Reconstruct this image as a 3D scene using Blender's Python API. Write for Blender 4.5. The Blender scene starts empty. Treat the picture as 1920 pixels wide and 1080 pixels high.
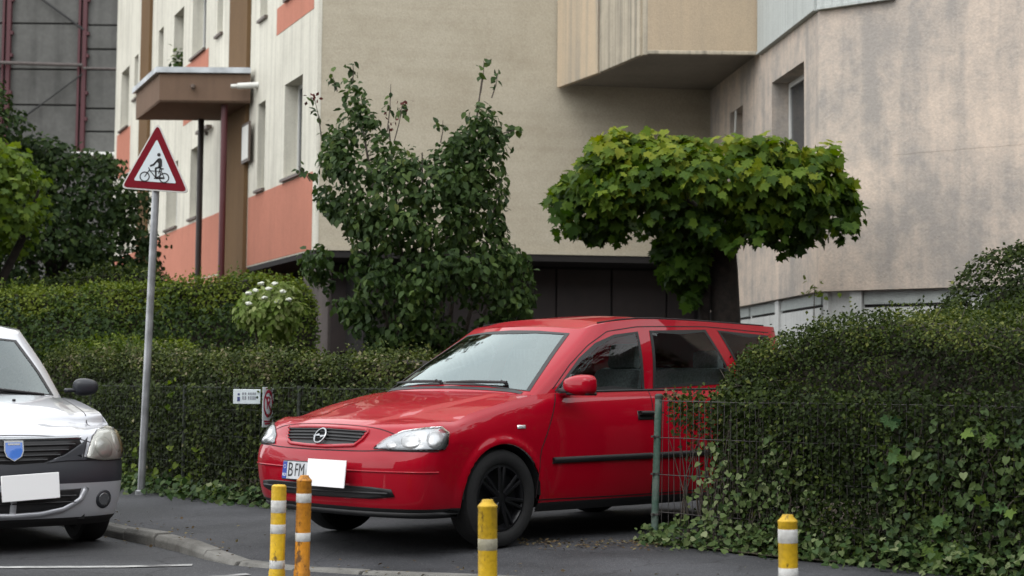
import bpy, bmesh, math, random
import numpy as np
from mathutils import Vector, Matrix
from mathutils.bvhtree import BVHTree

S = bpy.context.scene
COL = S.collection
R = math.radians

# ------------------------------------------------------------------ camera
PITCH, ROLL, CAM_H = 0.0616105, 0.0095217, 0.998
cam_data = bpy.data.cameras.new("camera")
cam_data.sensor_width = 36.0
cam_data.lens = 56.264
cam_data.clip_start, cam_data.clip_end = 0.1, 2000.0
cam = bpy.data.objects.new("camera", cam_data)
COL.objects.link(cam)
_r0 = Vector((1, 0, 0)); _u0 = Vector((0, -math.sin(PITCH), math.cos(PITCH)))
_ex = _r0 * math.cos(ROLL) + _u0 * math.sin(ROLL)
_ey = _u0 * math.cos(ROLL) - _r0 * math.sin(ROLL)
_ez = _ex.cross(_ey)
_m = Matrix((_ex, _ey, _ez)).transposed().to_4x4()
_m.translation = (0, 0, CAM_H)
cam.matrix_world = _m
cam_data.dof.use_dof = True
cam_data.dof.focus_distance = 10.4
cam_data.dof.aperture_fstop = 3.2
S.camera = cam

# ------------------------------------------------------------------ sky, sun, exposure
SUN_EL, SUN_AZ = R(52), R(215)        # azimuth clockwise from +Y: behind the camera, to the left
world = bpy.data.worlds.new("World"); S.world = world
world.use_nodes = True
wn = world.node_tree; wn.nodes.clear()
sky = wn.nodes.new("ShaderNodeTexSky"); sky.sky_type = 'NISHITA'; sky.sun_disc = False
sky.sun_elevation = SUN_EL; sky.sun_rotation = SUN_AZ
sky.air_density = 1.0; sky.dust_density = 4.0; sky.ozone_density = 1.0
hs = wn.nodes.new("ShaderNodeHueSaturation"); hs.inputs["Saturation"].default_value = 0.28
bg = wn.nodes.new("ShaderNodeBackground"); bg.inputs["Strength"].default_value = 0.15
wo = wn.nodes.new("ShaderNodeOutputWorld")
wt = wn.nodes.new("ShaderNodeTexCoord"); wz = wn.nodes.new("ShaderNodeTexNoise"); wz.inputs["Scale"].default_value = 2.2; wz.inputs["Detail"].default_value = 6
cr_ = wn.nodes.new("ShaderNodeValToRGB"); cr_.color_ramp.elements[0].position = .3; cr_.color_ramp.elements[1].position = .7
cr_.color_ramp.elements[0].color = (.62, .66, .70, 1); cr_.color_ramp.elements[1].color = (1.0, 1.0, 1.0, 1)
cs = wn.nodes.new("ShaderNodeMixRGB"); cs.blend_type = 'MULTIPLY'; cs.inputs["Fac"].default_value = 1; cs.inputs["Color2"].default_value = (23.0, 23.0, 23.0, 1)
cm = wn.nodes.new("ShaderNodeMixRGB"); cm.inputs["Fac"].default_value = .72      # cloud cover over the clear sky
wn.links.new(wt.outputs["Generated"], wz.inputs["Vector"]); wn.links.new(wz.outputs["Fac"], cr_.inputs["Fac"]); wn.links.new(cr_.outputs[0], cs.inputs["Color1"])
wn.links.new(sky.outputs[0], hs.inputs["Color"]); wn.links.new(hs.outputs[0], cm.inputs["Color1"]); wn.links.new(cs.outputs[0], cm.inputs["Color2"]); wn.links.new(cm.outputs[0], bg.inputs["Color"])
wn.links.new(bg.outputs[0], wo.inputs["Surface"])
sd = bpy.data.lights.new("sun", 'SUN'); sd.energy = 0.6; sd.angle = R(25); sd.color = (1.0, 0.965, 0.91)
sun = bpy.data.objects.new("sun", sd); COL.objects.link(sun)
_d = Vector((math.sin(SUN_AZ) * math.cos(SUN_EL), math.cos(SUN_AZ) * math.cos(SUN_EL), math.sin(SUN_EL)))
sun.rotation_euler = _d.to_track_quat('Z', 'Y').to_euler()
sun.location = (-6, -6, 14)
S.view_settings.view_transform = 'Standard'
S.view_settings.look = 'None'
S.view_settings.exposure = -0.06
S.view_settings.gamma = 1.0
S.view_settings.use_curve_mapping = False
S.render.engine = 'CYCLES'
S.cycles.max_bounces = 7
S.cycles.transparent_max_bounces = 12
S.cycles.use_denoising = True
# ------------------------------------------------------------------ helpers: tagging and parenting
def tag(o, label=None, cat=None, group=None, kind=None):
    if label: o["label"] = label
    if cat: o["category"] = cat
    if group: o["group"] = group
    if kind: o["kind"] = kind
    return o

def empty(name, loc=(0, 0, 0), label=None, cat=None, group=None, kind=None, rz=0.0):
    o = bpy.data.objects.new(name, None); COL.objects.link(o)
    o.location = loc; o.rotation_euler = (0, 0, rz); o.empty_display_size = 0.2
    o["_w"] = 1
    del o["_w"]
    return tag(o, label, cat, group, kind)

def world_of(o):
    m = Matrix.LocRotScale(o.location, o.rotation_euler.to_quaternion(), o.scale)
    if o.parent: m = world_of(o.parent) @ o.matrix_parent_inverse @ m
    return m

def attach(o, parent, world=True):
    """world: o's own coordinates are world coordinates; else they are the parent's local ones"""
    if parent is None: return o
    o.parent = parent
    o.matrix_parent_inverse = world_of(parent).inverted() if world else Matrix.Identity(4)
    return o

def mesh(name, verts, faces, mat, parent=None, world=True, smooth=False, kind=None, normals=None):
    me = bpy.data.meshes.new(name)
    me.from_pydata([tuple(v) for v in verts], [], [tuple(f) for f in faces])
    mats = mat if isinstance(mat, (list, tuple)) else [mat]
    for m in mats: me.materials.append(m)
    if smooth:
        me.polygons.foreach_set("use_smooth", [True] * len(me.polygons))
    me.update()
    if normals is not None:
        me.normals_split_custom_set_from_vertices([tuple(n) for n in normals])
    o = bpy.data.objects.new(name, me); COL.objects.link(o)
    attach(o, parent, world)
    if kind: o["kind"] = kind
    return o

class MB:
    """collects primitive shapes into one mesh"""
    def __init__(self): self.v = []; self.f = []
    def add(self, v, f):
        b = len(self.v); self.v += [tuple(p) for p in v]; self.f += [tuple(i + b for i in q) for q in f]
        return self
    def box(self, c, s, rz=0.0, ch=0.0, M=None):
        hx, hy, hz = s[0] / 2, s[1] / 2, s[2] / 2
        if ch <= 0:
            v = [(x, y, z) for z in (-hz, hz) for y in (-hy, hy) for x in (-hx, hx)]
            f = [(0, 2, 3, 1), (4, 5, 7, 6), (0, 1, 5, 4), (2, 6, 7, 3), (0, 4, 6, 2), (1, 3, 7, 5)]
        else:
            bm = bmesh.new(); bmesh.ops.create_cube(bm, size=1.0)
            for p in bm.verts: p.co = (p.co.x * s[0], p.co.y * s[1], p.co.z * s[2])
            bmesh.ops.bevel(bm, geom=list(bm.edges), offset=min(ch, .45 * min(s)), segments=2 if ch > .01 else 1, profile=0.5, affect='EDGES')
            bm.verts.index_update(); v = [tuple(p.co) for p in bm.verts]; f = [[q.index for q in fc.verts] for fc in bm.faces]; bm.free()
        ca, sa = math.cos(rz), math.sin(rz)
        out = []
        for x, y, z in v:
            if M is not None:
                p = M @ Vector((x, y, z)); out.append((p.x + c[0], p.y + c[1], p.z + c[2]))
            else: out.append((x * ca - y * sa + c[0], x * sa + y * ca + c[1], z + c[2]))
        return self.add(out, f)
    def tube(self, pts, r, n=8, cap=True):
        pts = [Vector(p) for p in pts]; k = len(pts)
        rs = r if isinstance(r, (list, tuple)) else [r] * k
        v = []; f = []; prev = None
        for i, p in enumerate(pts):
            t = (pts[min(i + 1, k - 1)] - pts[max(i - 1, 0)]).normalized()
            a = prev if prev is not None else (Vector((0, 0, 1)) if abs(t.z) < .9 else Vector((1, 0, 0)))
            a = (a - t * a.dot(t)).normalized(); b = t.cross(a); prev = a
            for j in range(n):
                w = 2 * math.pi * j / n
                q = p + (a * math.cos(w) + b * math.sin(w)) * rs[i]; v.append(q[:])
        for i in range(k - 1):
            for j in range(n):
                f.append((i * n + j, i * n + (j + 1) % n, (i + 1) * n + (j + 1) % n, (i + 1) * n + j))
        if cap: f.append(tuple(range(n))[::-1]); f.append(tuple((k - 1) * n + j for j in range(n)))
        return self.add(v, f)
    def lathe(self, prof, n=24, c=(0, 0, 0), M=None, closed=False):
        """prof: (radius, height) round +Z"""
        v = []; f = []
        for r, h in prof:
            for j in range(n):
                w = 2 * math.pi * j / n; p = Vector((r * math.cos(w), r * math.sin(w), h))
                if M is not None: p = M @ p
                v.append((p.x + c[0], p.y + c[1], p.z + c[2]))
        m = len(prof)
        for i in range(m if closed else m - 1):
            a, b = i * n, ((i + 1) % m) * n
            for j in range(n): f.append((a + j, a + (j + 1) % n, b + (j + 1) % n, b + j))
        if not closed:
            f.append(tuple(range(n))[::-1]); f.append(tuple((m - 1) * n + j for j in range(n)))
        return self.add(v, f)
    def prism(self, poly, o, ax, ay, depth):
        """poly in the plane o + x*ax + y*ay, extruded by depth along ax x ay (from the plane backwards)"""
        o = Vector(o); ax = Vector(ax).normalized(); ay = Vector(ay).normalized(); nz = ax.cross(ay)
        k = len(poly); v = []
        for d in (0.0, -depth):
            for x, y in poly: v.append((o + ax * x + ay * y + nz * d)[:])
        f = [tuple(range(k)), tuple(range(2 * k - 1, k - 1, -1))]
        for i in range(k): f.append((i, i + k, (i + 1) % k + k, (i + 1) % k))
        return self.add(v, f)
    def build(self, name, mat, parent=None, world=True, smooth=False, kind=None):
        o = mesh(name, self.v, self.f, mat, parent, world, smooth, kind)
        if smooth:
            bm = bmesh.new(); bm.from_mesh(o.data)
            bmesh.ops.recalc_face_normals(bm, faces=bm.faces)
            for e in bm.edges:
                if len(e.link_faces) == 2 and e.calc_face_angle(0) > R(38): e.smooth = False
            bm.to_mesh(o.data); bm.free()
        return o

def text_mesh(txt, size):
    cu = bpy.data.curves.new("lettering", 'FONT'); cu.body = txt; cu.size = size; cu.align_x = 'CENTER'; cu.align_y = 'CENTER'
    cu.extrude = 0.0008; cu.resolution_u = 3
    to = bpy.data.objects.new("lettering", cu); COL.objects.link(to)
    bpy.context.view_layer.update()
    dg = bpy.context.evaluated_depsgraph_get()
    me = bpy.data.meshes.new_from_object(to.evaluated_get(dg))
    bpy.data.objects.remove(to); bpy.data.curves.remove(cu)
    v = [p.co[:] for p in me.vertices]; f = [tuple(p.vertices) for p in me.polygons]
    bpy.data.meshes.remove(me)
    return v, f

def put_text(mb, txt, size, o, ax, ay, sx=1.0):
    v, f = text_mesh(txt, size)
    o = Vector(o); ax = Vector(ax).normalized(); ay = Vector(ay).normalized(); nz = ax.cross(ay)
    mb.add([(o + ax * (x * sx) + ay * y + nz * z)[:] for x, y, z in v], f)

# ------------------------------------------------------------------ helpers: materials
def new_mat(name):
    m = bpy.data.materials.new(name); m.use_nodes = True
    nt = m.node_tree; b = nt.nodes["Principled BSDF"]
    return m, nt, b

def plain(name, col, rough=0.5, metal=0.0, spec=0.5, coat=0.0, var=0.0, scale=20.0, bump=0.0):
    m, nt, b = new_mat(name)
    b.inputs["Base Color"].default_value = (*col, 1); b.inputs["Roughness"].default_value = rough
    b.inputs["Metallic"].default_value = metal; b.inputs["Specular IOR Level"].default_value = spec
    b.inputs["Coat Weight"].default_value = coat; b.inputs["Coat Roughness"].default_value = 0.015
    if var > 0 or bump > 0:
        tc = nt.nodes.new("ShaderNodeTexCoord"); nz = nt.nodes.new("ShaderNodeTexNoise")
        nz.inputs["Scale"].default_value = scale; nz.inputs["Detail"].default_value = 6
        nt.links.new(tc.outputs["Object"], nz.inputs["Vector"])
        if var > 0:
            rp = nt.nodes.new("ShaderNodeValToRGB")
            rp.color_ramp.elements[0].position = .3; rp.color_ramp.elements[1].position = .7
            rp.color_ramp.elements[0].color = (*[c * (1 - var) for c in col], 1)
            rp.color_ramp.elements[1].color = (*[min(1, c * (1 + var)) for c in col], 1)
            nt.links.new(nz.outputs["Fac"], rp.inputs["Fac"]); nt.links.new(rp.outputs[0], b.inputs["Base Color"])
        if bump > 0:
            bp = nt.nodes.new("ShaderNodeBump"); bp.inputs["Strength"].default_value = bump; bp.inputs["Distance"].default_value = .01
            nt.links.new(nz.outputs["Fac"], bp.inputs["Height"]); nt.links.new(bp.outputs[0], b.inputs["Normal"])
    return m

def plaster(name, col, stain, streak=0.5, blotch=0.4, rough=0.9, bump=0.35, streak_scale=(9, 9, .35), fine=70.0, levels=(.42, .72), grain=.28):
    """painted render with blotches, vertical rain streaks and a fine grain"""
    m, nt, b = new_mat(name); N = nt.nodes.new; L = nt.links.new
    tc = N("ShaderNodeTexCoord")
    n1 = N("ShaderNodeTexNoise"); n1.inputs["Scale"].default_value = .9; n1.inputs["Detail"].default_value = 8; n1.inputs["Roughness"].default_value = .62
    L(tc.outputs["Object"], n1.inputs["Vector"])
    mp = N("ShaderNodeMapping"); mp.inputs["Scale"].default_value = streak_scale; L(tc.outputs["Object"], mp.inputs["Vector"])
    n2 = N("ShaderNodeTexNoise"); n2.inputs["Scale"].default_value = 1.0; n2.inputs["Detail"].default_value = 5; L(mp.outputs[0], n2.inputs["Vector"])
    n3 = N("ShaderNodeTexNoise"); n3.inputs["Scale"].default_value = fine; n3.inputs["Detail"].default_value = 3; L(tc.outputs["Object"], n3.inputs["Vector"])
    n4 = N("ShaderNodeTexNoise"); n4.inputs["Scale"].default_value = 6.0; n4.inputs["Detail"].default_value = 9; n4.inputs["Roughness"].default_value = .7; L(tc.outputs["Object"], n4.inputs["Vector"])
    def ramp(src, a, c):
        r = N("ShaderNodeMapRange"); r.inputs["From Min"].default_value = a; r.inputs["From Max"].default_value = c; L(src.outputs["Fac"], r.inputs["Value"]); return r
    r1, r2, r4 = ramp(n1, *levels), ramp(n2, .45, .75), ramp(n4, .45, .75)
    def mul(a, k):
        q = N("ShaderNodeMath"); q.operation = 'MULTIPLY'; L(a.outputs[0], q.inputs[0]); q.inputs[1].default_value = k; return q
    def add(a, c):
        q = N("ShaderNodeMath"); q.operation = 'ADD'; q.use_clamp = True; L(a.outputs[0], q.inputs[0]); L(c.outputs[0], q.inputs[1]); return q
    tot = add(add(mul(r1, blotch), mul(r2, streak)), mul(r4, blotch * .55))
    mx = N("ShaderNodeMixRGB"); mx.inputs["Color1"].default_value = (*col, 1); mx.inputs["Color2"].default_value = (*stain, 1); L(tot.outputs[0], mx.inputs["Fac"])
    mg = N("ShaderNodeMixRGB"); mg.blend_type = 'MULTIPLY'; mg.inputs["Fac"].default_value = grain; L(mx.outputs[0], mg.inputs["Color1"])
    g3 = N("ShaderNodeMapRange"); g3.inputs["From Min"].default_value = .3; g3.inputs["From Max"].default_value = .7; g3.inputs["To Min"].default_value = .55; g3.inputs["To Max"].default_value = 1.25
    L(n3.outputs["Fac"], g3.inputs["Value"]); L(g3.outputs[0], mg.inputs["Color2"])
    L(mg.outputs[0], b.inputs["Base Color"]); b.inputs["Roughness"].default_value = rough; b.inputs["Specular IOR Level"].default_value = .2
    bp = N("ShaderNodeBump"); bp.inputs["Strength"].default_value = bump; bp.inputs["Distance"].default_value = .012
    L(n3.outputs["Fac"], bp.inputs["Height"]); L(bp.outputs[0], b.inputs["Normal"])
    return m

def leaf_mat(name, stops, rough=0.45, trans=0.25, spec=0.4):
    """stops: colours picked by each leaf's own tint (0..1)"""
    m, nt, b = new_mat(name); N = nt.nodes.new; L = nt.links.new
    at = N("ShaderNodeAttribute"); at.attribute_name = "tint"
    rp = N("ShaderNodeValToRGB"); el = rp.color_ramp.elements
    while len(el) < len(stops): el.new(0.5)
    for i, (p, c) in enumerate(stops): el[i].position = p; el[i].color = (*c, 1)
    L(at.outputs["Fac"], rp.inputs["Fac"]); L(rp.outputs[0], b.inputs["Base Color"])
    b.inputs["Roughness"].default_value = rough; b.inputs["Specular IOR Level"].default_value = spec
    tr = N("ShaderNodeBsdfTranslucent")
    hv = N("ShaderNodeHueSaturation"); hv.inputs["Value"].default_value = 1.5; hv.inputs["Saturation"].default_value = 1.15
    L(rp.outputs[0], hv.inputs["Color"]); L(hv.outputs[0], tr.inputs["Color"])
    mx = N("ShaderNodeMixShader"); mx.inputs["Fac"].default_value = trans
    L(b.outputs[0], mx.inputs[1]); L(tr.outputs[0], mx.inputs[2])
    L(mx.outputs[0], nt.nodes["Material Output"].inputs["Surface"])
    return m
# ------------------------------------------------------------------ ground, road, pavement, kerb
def asphalt(name, base, light, scale=1.0):
    m, nt, b = new_mat(name); N = nt.nodes.new; L = nt.links.new
    tc = N("ShaderNodeTexCoord")
    a = N("ShaderNodeTexNoise"); a.inputs["Scale"].default_value = .9 * scale; a.inputs["Detail"].default_value = 7; L(tc.outputs["Object"], a.inputs["Vector"])
    g = N("ShaderNodeTexNoise"); g.inputs["Scale"].default_value = 48; g.inputs["Detail"].default_value = 8; g.inputs["Roughness"].default_value = .8; L(tc.outputs["Object"], g.inputs["Vector"])
    v = N("ShaderNodeTexVoronoi"); v.inputs["Scale"].default_value = 95; L(tc.outputs["Object"], v.inputs["Vector"])
    r = N("ShaderNodeValToRGB"); r.color_ramp.elements[0].position = .35; r.color_ramp.elements[1].position = .68
    r.color_ramp.elements[0].color = (*base, 1); r.color_ramp.elements[1].color = (*light, 1); L(a.outputs["Fac"], r.inputs["Fac"])
    mg = N("ShaderNodeMixRGB"); mg.blend_type = 'MULTIPLY'; mg.inputs["Fac"].default_value = .75
    q = N("ShaderNodeMapRange"); q.inputs["From Min"].default_value = .3; q.inputs["From Max"].default_value = .72; q.inputs["To Min"].default_value = .45; q.inputs["To Max"].default_value = 1.5
    L(g.outputs["Fac"], q.inputs["Value"]); L(r.outputs[0], mg.inputs["Color1"]); L(q.outputs[0], mg.inputs["Color2"]); L(mg.outputs[0], b.inputs["Base Color"])
    b.inputs["Specular IOR Level"].default_value = .35
    rr = N("ShaderNodeMapRange"); rr.inputs["To Min"].default_value = .6; rr.inputs["To Max"].default_value = .95; L(a.outputs["Fac"], rr.inputs["Value"]); L(rr.outputs[0], b.inputs["Roughness"])
    # cracks and pale stone chips
    cv = N("ShaderNodeTexVoronoi"); cv.feature = 'DISTANCE_TO_EDGE'; cv.inputs["Scale"].default_value = .75 * scale
    wv = N("ShaderNodeMixRGB"); wv.blend_type = 'ADD'; wv.inputs["Fac"].default_value = .35; L(tc.outputs["Object"], wv.inputs["Color1"]); an = N("ShaderNodeTexNoise"); an.inputs["Scale"].default_value = 3.5; an.inputs["Detail"].default_value = 6; L(tc.outputs["Object"], an.inputs["Vector"]); L(an.outputs["Color"], wv.inputs["Color2"]); L(wv.outputs[0], cv.inputs["Vector"])
    ck = N("ShaderNodeMapRange"); ck.inputs["From Max"].default_value = .012; ck.inputs["To Min"].default_value = .35; L(cv.outputs["Distance"], ck.inputs["Value"])
    mk = N("ShaderNodeMixRGB"); mk.blend_type = 'MULTIPLY'; mk.inputs["Fac"].default_value = .8; L(mg.outputs[0], mk.inputs["Color1"]); L(ck.outputs[0], mk.inputs["Color2"])
    ch = N("ShaderNodeTexVoronoi"); ch.inputs["Scale"].default_value = 60; L(tc.outputs["Object"], ch.inputs["Vector"])
    cc = N("ShaderNodeMapRange"); cc.inputs["From Min"].default_value = .13; cc.inputs["From Max"].default_value = .22; cc.inputs["To Min"].default_value = .75; cc.inputs["To Max"].default_value = 0; L(ch.outputs["Distance"], cc.inputs["Value"])
    mc = N("ShaderNodeMixRGB"); mc.inputs["Color2"].default_value = (.16, .155, .15, 1); L(cc.outputs[0], mc.inputs["Fac"]); L(mk.outputs[0], mc.inputs["Color1"]); L(mc.outputs[0], b.inputs["Base Color"])
    bp = N("ShaderNodeBump"); bp.inputs["Strength"].default_value = .5; bp.inputs["Distance"].default_value = .006
    L(v.outputs["Distance"], bp.inputs["Height"]); L(bp.outputs[0], b.inputs["Normal"])
    return m
M_road = asphalt("road_asphalt", (.024, .0245, .027), (.056, .057, .061))
M_pave = asphalt("pavement_asphalt", (.025, .026, .029), (.060, .061, .067), 1.4)
M_soil = plain("garden_soil", (.045, .034, .022), .95, var=.5, scale=9, bump=.6)
M_kerb = plaster("kerb_concrete", (.19, .185, .17), (.06, .056, .05), .25, .75, .9, .5, (4, 4, 4), 120)
M_line = plaster("road_paint", (.62, .62, .60), (.10, .10, .10), .3, .7, .8, .3, (3, 3, 3), 60)

KERB = [(-7.86, 19.26, -.03), (-4.55, 14.26, -.03), (-2.84, 11.67, -.03), (-2.305, 10.97, -.03), (-1.95, 10.36, -.035), (-1.72, 9.91, -.07), (-1.34, 9.55, -.075), (-.95, 9.28, -.062), (-.582, 9.039, -.05), (-.16, 8.825, -.03), (.9, 8.35, -.012), (2.2, 7.75, -.005), (4.5, 6.7, .0), (12, 3.4, .0)]
KP = np.array(KERB)
def road_z(x): return -.115 + min(.105, .03 * max(0.0, x + 2.2))
def kerb_info(x, y):
    """signed distance to the kerb line (positive on the pavement side) and kerb height there"""
    best = None
    for (ax, ay, az), (bx, by, bz) in zip(KERB[:-1], KERB[1:]):
        dx, dy = bx - ax, by - ay; l2 = dx * dx + dy * dy
        t = max(0, min(1, ((x - ax) * dx + (y - ay) * dy) / l2)); px, py = ax + dx * t, ay + dy * t
        d = math.hypot(x - px, y - py); s = dx * (y - ay) - dy * (x - ax)
        if best is None or d < best[0] - 1e-9: best = (d, 1 if s > 0 else -1, az + (bz - az) * t)
    return best[0] * best[1], best[2]

g = mesh("ground", [(-300, -300, -.26), (300, -300, -.26), (300, 600, -.26), (-300, 600, -.26)], [(0, 1, 2, 3)], M_soil, None, True, False, "structure")
# road: strips from the kerb towards (and past) the camera
pts = []
for (ax, ay, az), (bx, by, bz) in zip(KERB[:-1], KERB[1:]):
    n = max(1, int(math.hypot(bx - ax, by - ay) / .5))
    for i in range(n): t = i / n; pts.append((ax + (bx - ax) * t, ay + (by - ay) * t))
pts.append(KERB[-1][:2])
v = []; f = []; rows = [0, .6, 1.5, 3, 6, 12]
for (x, y) in pts:
    for k, w in enumerate(rows):
        xx, yy = x - .45 * w * 1.2, y - .9 * w * 1.2
        v.append((xx, yy, road_z(xx)))
nr = len(rows)
for i in range(len(pts) - 1):
    for k in range(nr - 1): f.append((i * nr + k, i * nr + k + 1, (i + 1) * nr + k + 1, (i + 1) * nr + k))
road = mesh("road", v, f, M_road, None, True, True, "structure")
def ground_line(name, a, b, w, parent):
    a = Vector(a); b = Vector(b); d = (b - a).normalized(); s = Vector((-d.y, d.x)) * w / 2; n = 10; vv = []; ff = []
    for i in range(n + 1):
        p = a + (b - a) * i / n
        for q in (p + s, p - s): vv.append((q.x, q.y, road_z(q.x) + .005))
    for i in range(n): ff.append((2 * i, 2 * i + 1, 2 * i + 3, 2 * i + 2))
    return mesh(name, vv, ff, M_line, parent)
ground_line("bay_line", (-6.2, 9.25), (-1.93, 9.83), .095, road)
ground_line("bay_line", (-3.9, 7.75), (-1.50, 9.28), .085, road)
# pavement: fine sheet that falls to the kerb
cell = .1; xs = np.arange(-9, 9.01, cell); ys = np.arange(4.6, 24.0, cell)
idx = {}; v = []; f = []
info = {}
for i, x in enumerate(xs):
    for j, y in enumerate(ys):
        d, kz = kerb_info(x, y)
        if d < -.10: continue
        t = min(1, max(0, d / 1.4)); t = t * t * (3 - 2 * t)
        if d < .06: x2, y2 = x, y
        z = kz - .013 + (0 - kz + .013) * t
        idx[i, j] = len(v); v.append((x, y, z)); info[i, j] = d
for i in range(len(xs) - 1):
    for j in range(len(ys) - 1):
        q = [(i, j), (i + 1, j), (i + 1, j + 1), (i, j + 1)]
        if all(k in idx for k in q) and min(info[k] for k in q) > -.055: f.append(tuple(idx[k] for k in q))
used = sorted({k for q in f for k in q}); rm = {k: n for n, k in enumerate(used)}
mesh("pavement", [v[k] for k in used], [tuple(rm[k] for k in q) for q in f], M_pave, None, True, True, "structure")
def pave_z(x, y):
    d, kz = kerb_info(x, y); t = min(1, max(0, d / 1.4)); t = t * t * (3 - 2 * t)
    return (kz - .006) * (1 - t) if d > 0 else road_z(x)
# kerb stones, each laid on its own
kerb = empty("kerb", (-2.3, 10.97, -.03), kind="structure")
rng = random.Random(4)
dist = np.concatenate([[0], np.cumsum(np.hypot(np.diff(KP[:, 0]), np.diff(KP[:, 1])))])
s = 4.0
def kpos(u): return Vector([np.interp(u, dist, KP[:, k]) for k in range(3)])
kb = [5.0]
while kb[-1] < 19.5: kb.append(kb[-1] + (.62 if kb[-1] < 9 else .5 if kb[-1] < 12 else .8))
for a, b in zip(kb[:-1], kb[1:]):
    p, q = kpos(a + .008), kpos(b - .008); d = (q - p); d2 = Vector((d.x, d.y, 0)).normalized(); nrm = Vector((-d2.y, d2.x, 0))
    wob = nrm * rng.uniform(-.012, .012); dz = rng.uniform(-.008, .006); w = .13
    hb = .34
    bm = bmesh.new(); vs = []
    for e, dzz in ((p, dz), (q, dz + rng.uniform(-.006, .006))):
        for off, zz in ((-w * .5, -hb), (w * .5, -hb), (w * .5, 0), (-w * .32, 0), (-w * .5, -.03)):
            c = e + nrm * off + wob; vs.append(bm.verts.new((c.x, c.y, e.z + dzz + zz)))
    for i in range(5): bm.faces.new((vs[i], vs[(i + 1) % 5], vs[5 + (i + 1) % 5], vs[5 + i]))
    bm.faces.new(vs[:5][::-1]); bm.faces.new(vs[5:])
    bmesh.ops.recalc_face_normals(bm, faces=bm.faces)
    bmesh.ops.bevel(bm, geom=[e for e in bm.edges], offset=.008, segments=2, profile=.5, affect='EDGES')
    me = bpy.data.meshes.new("kerb_stone"); bm.to_mesh(me); bm.free(); me.materials.append(M_kerb)
    o = bpy.data.objects.new("kerb_stone", me); COL.objects.link(o); attach(o, kerb)
# planted ground behind the hedges
mesh("garden_ground", [(-30, 34, .012), (-30, 19, .012), (-5.6, 17.6, .012), (-3.45, 15.15, .012), (-2.3, 13.62, .012), (-.95, 12.42, .012), (-.7, 12.6, .012), (.2, 15.2, .012), (.3, 34, .012)], [tuple(range(9))], M_soil, None, True, False, "structure")
mesh("garden_bed", [(1.0, 10.25, .014), (1.55, 9.52, .014), (2.75, 8.52, .014), (3.6, 7.8, .014), (12, 4.2, .014), (12, 30, .014), (5, 30, .014), (2.2, 13.0, .014), (1.6, 11.3, .014)], [tuple(range(9))], M_soil, None, True, False, "structure")
# ------------------------------------------------------------------ buildings
M_cream = plaster("cream_render", (.68, .66, .57), (.40, .385, .33), .6, .3)
M_peach = plaster("peach_render", (.50, .205, .142), (.35, .15, .105), .25, .35)
M_brownp = plaster("brown_paint", (.155, .095, .048), (.10, .062, .034), .25, .3, bump=.2)
M_beige = plaster("beige_render", (.46, .415, .325), (.36, .315, .235), .35, .6, streak_scale=(.35, .35, 7), fine=45)
M_pink = plaster("pink_render", (.65, .54, .445), (.36, .33, .30), .62, .9, streak_scale=(5, 5, .45), fine=34, levels=(.36, .66), grain=.2)
M_tan = plaster("balcony_tan", (.50, .40, .285), (.37, .315, .24), .4, .25)
M_tan2 = plaster("balcony_weathered", (.56, .45, .32), (.36, .32, .26), .9, .35, streak_scale=(9, 9, .25), levels=(.42, .7))
M_pale = plaster("balcony_pale", (.52, .46, .36), (.24, .22, .18), 1.0, .4, streak_scale=(14, 14, .25), levels=(.4, .7))
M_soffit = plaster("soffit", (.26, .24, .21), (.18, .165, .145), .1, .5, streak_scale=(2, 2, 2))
M_pipegrey = plaster("pale_cladding", (.50, .53, .51), (.36, .38, .37), .8, .3, streak_scale=(22, 22, .2))
M_white_wall = plaster("basement_white", (.60, .61, .60), (.42, .43, .42), .5, .35)
M_grey_panel = plaster("basement_panel", (.40, .43, .42), (.30, .32, .31), .4, .35)
M_dbrown = plain("dark_brown_panel", (.019, .011, .010), .6, var=.25, scale=5)
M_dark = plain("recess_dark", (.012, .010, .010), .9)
M_pillar = plaster("grey_pillar", (.13, .113, .107), (.085, .075, .072), .6, .4)
M_frame = plain("window_frame", (.62, .62, .60), .4)
M_wglass = plain("window_glass", (.030, .034, .038), .06, 0, .9)
M_sill = plain("sill_metal", (.10, .075, .06), .5)
M_metal = plain("zinc_flashing", (.42, .44, .45), .42, .75, var=.3, scale=3)
M_fascia = plaster("canopy_fascia", (.17, .112, .078), (.11, .075, .055), .4, .3, bump=.15)
M_post_dark = plain("dark_brown_post", (.022, .013, .011), .5)
M_post_red = plain("maroon_post", (.085, .018, .022), .45)
M_dist = plaster("distant_concrete", (.125, .125, .118), (.07, .07, .066), .75, .6, streak_scale=(3, 3, .3), fine=12)
M_dist_red = plain("red_steel", (.060, .008, .012), .5)
M_joint = plain("joint_dark", (.03, .03, .03), .9)
M_offwhite = plain("off_white_plastic", (.66, .66, .62), .4)

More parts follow.
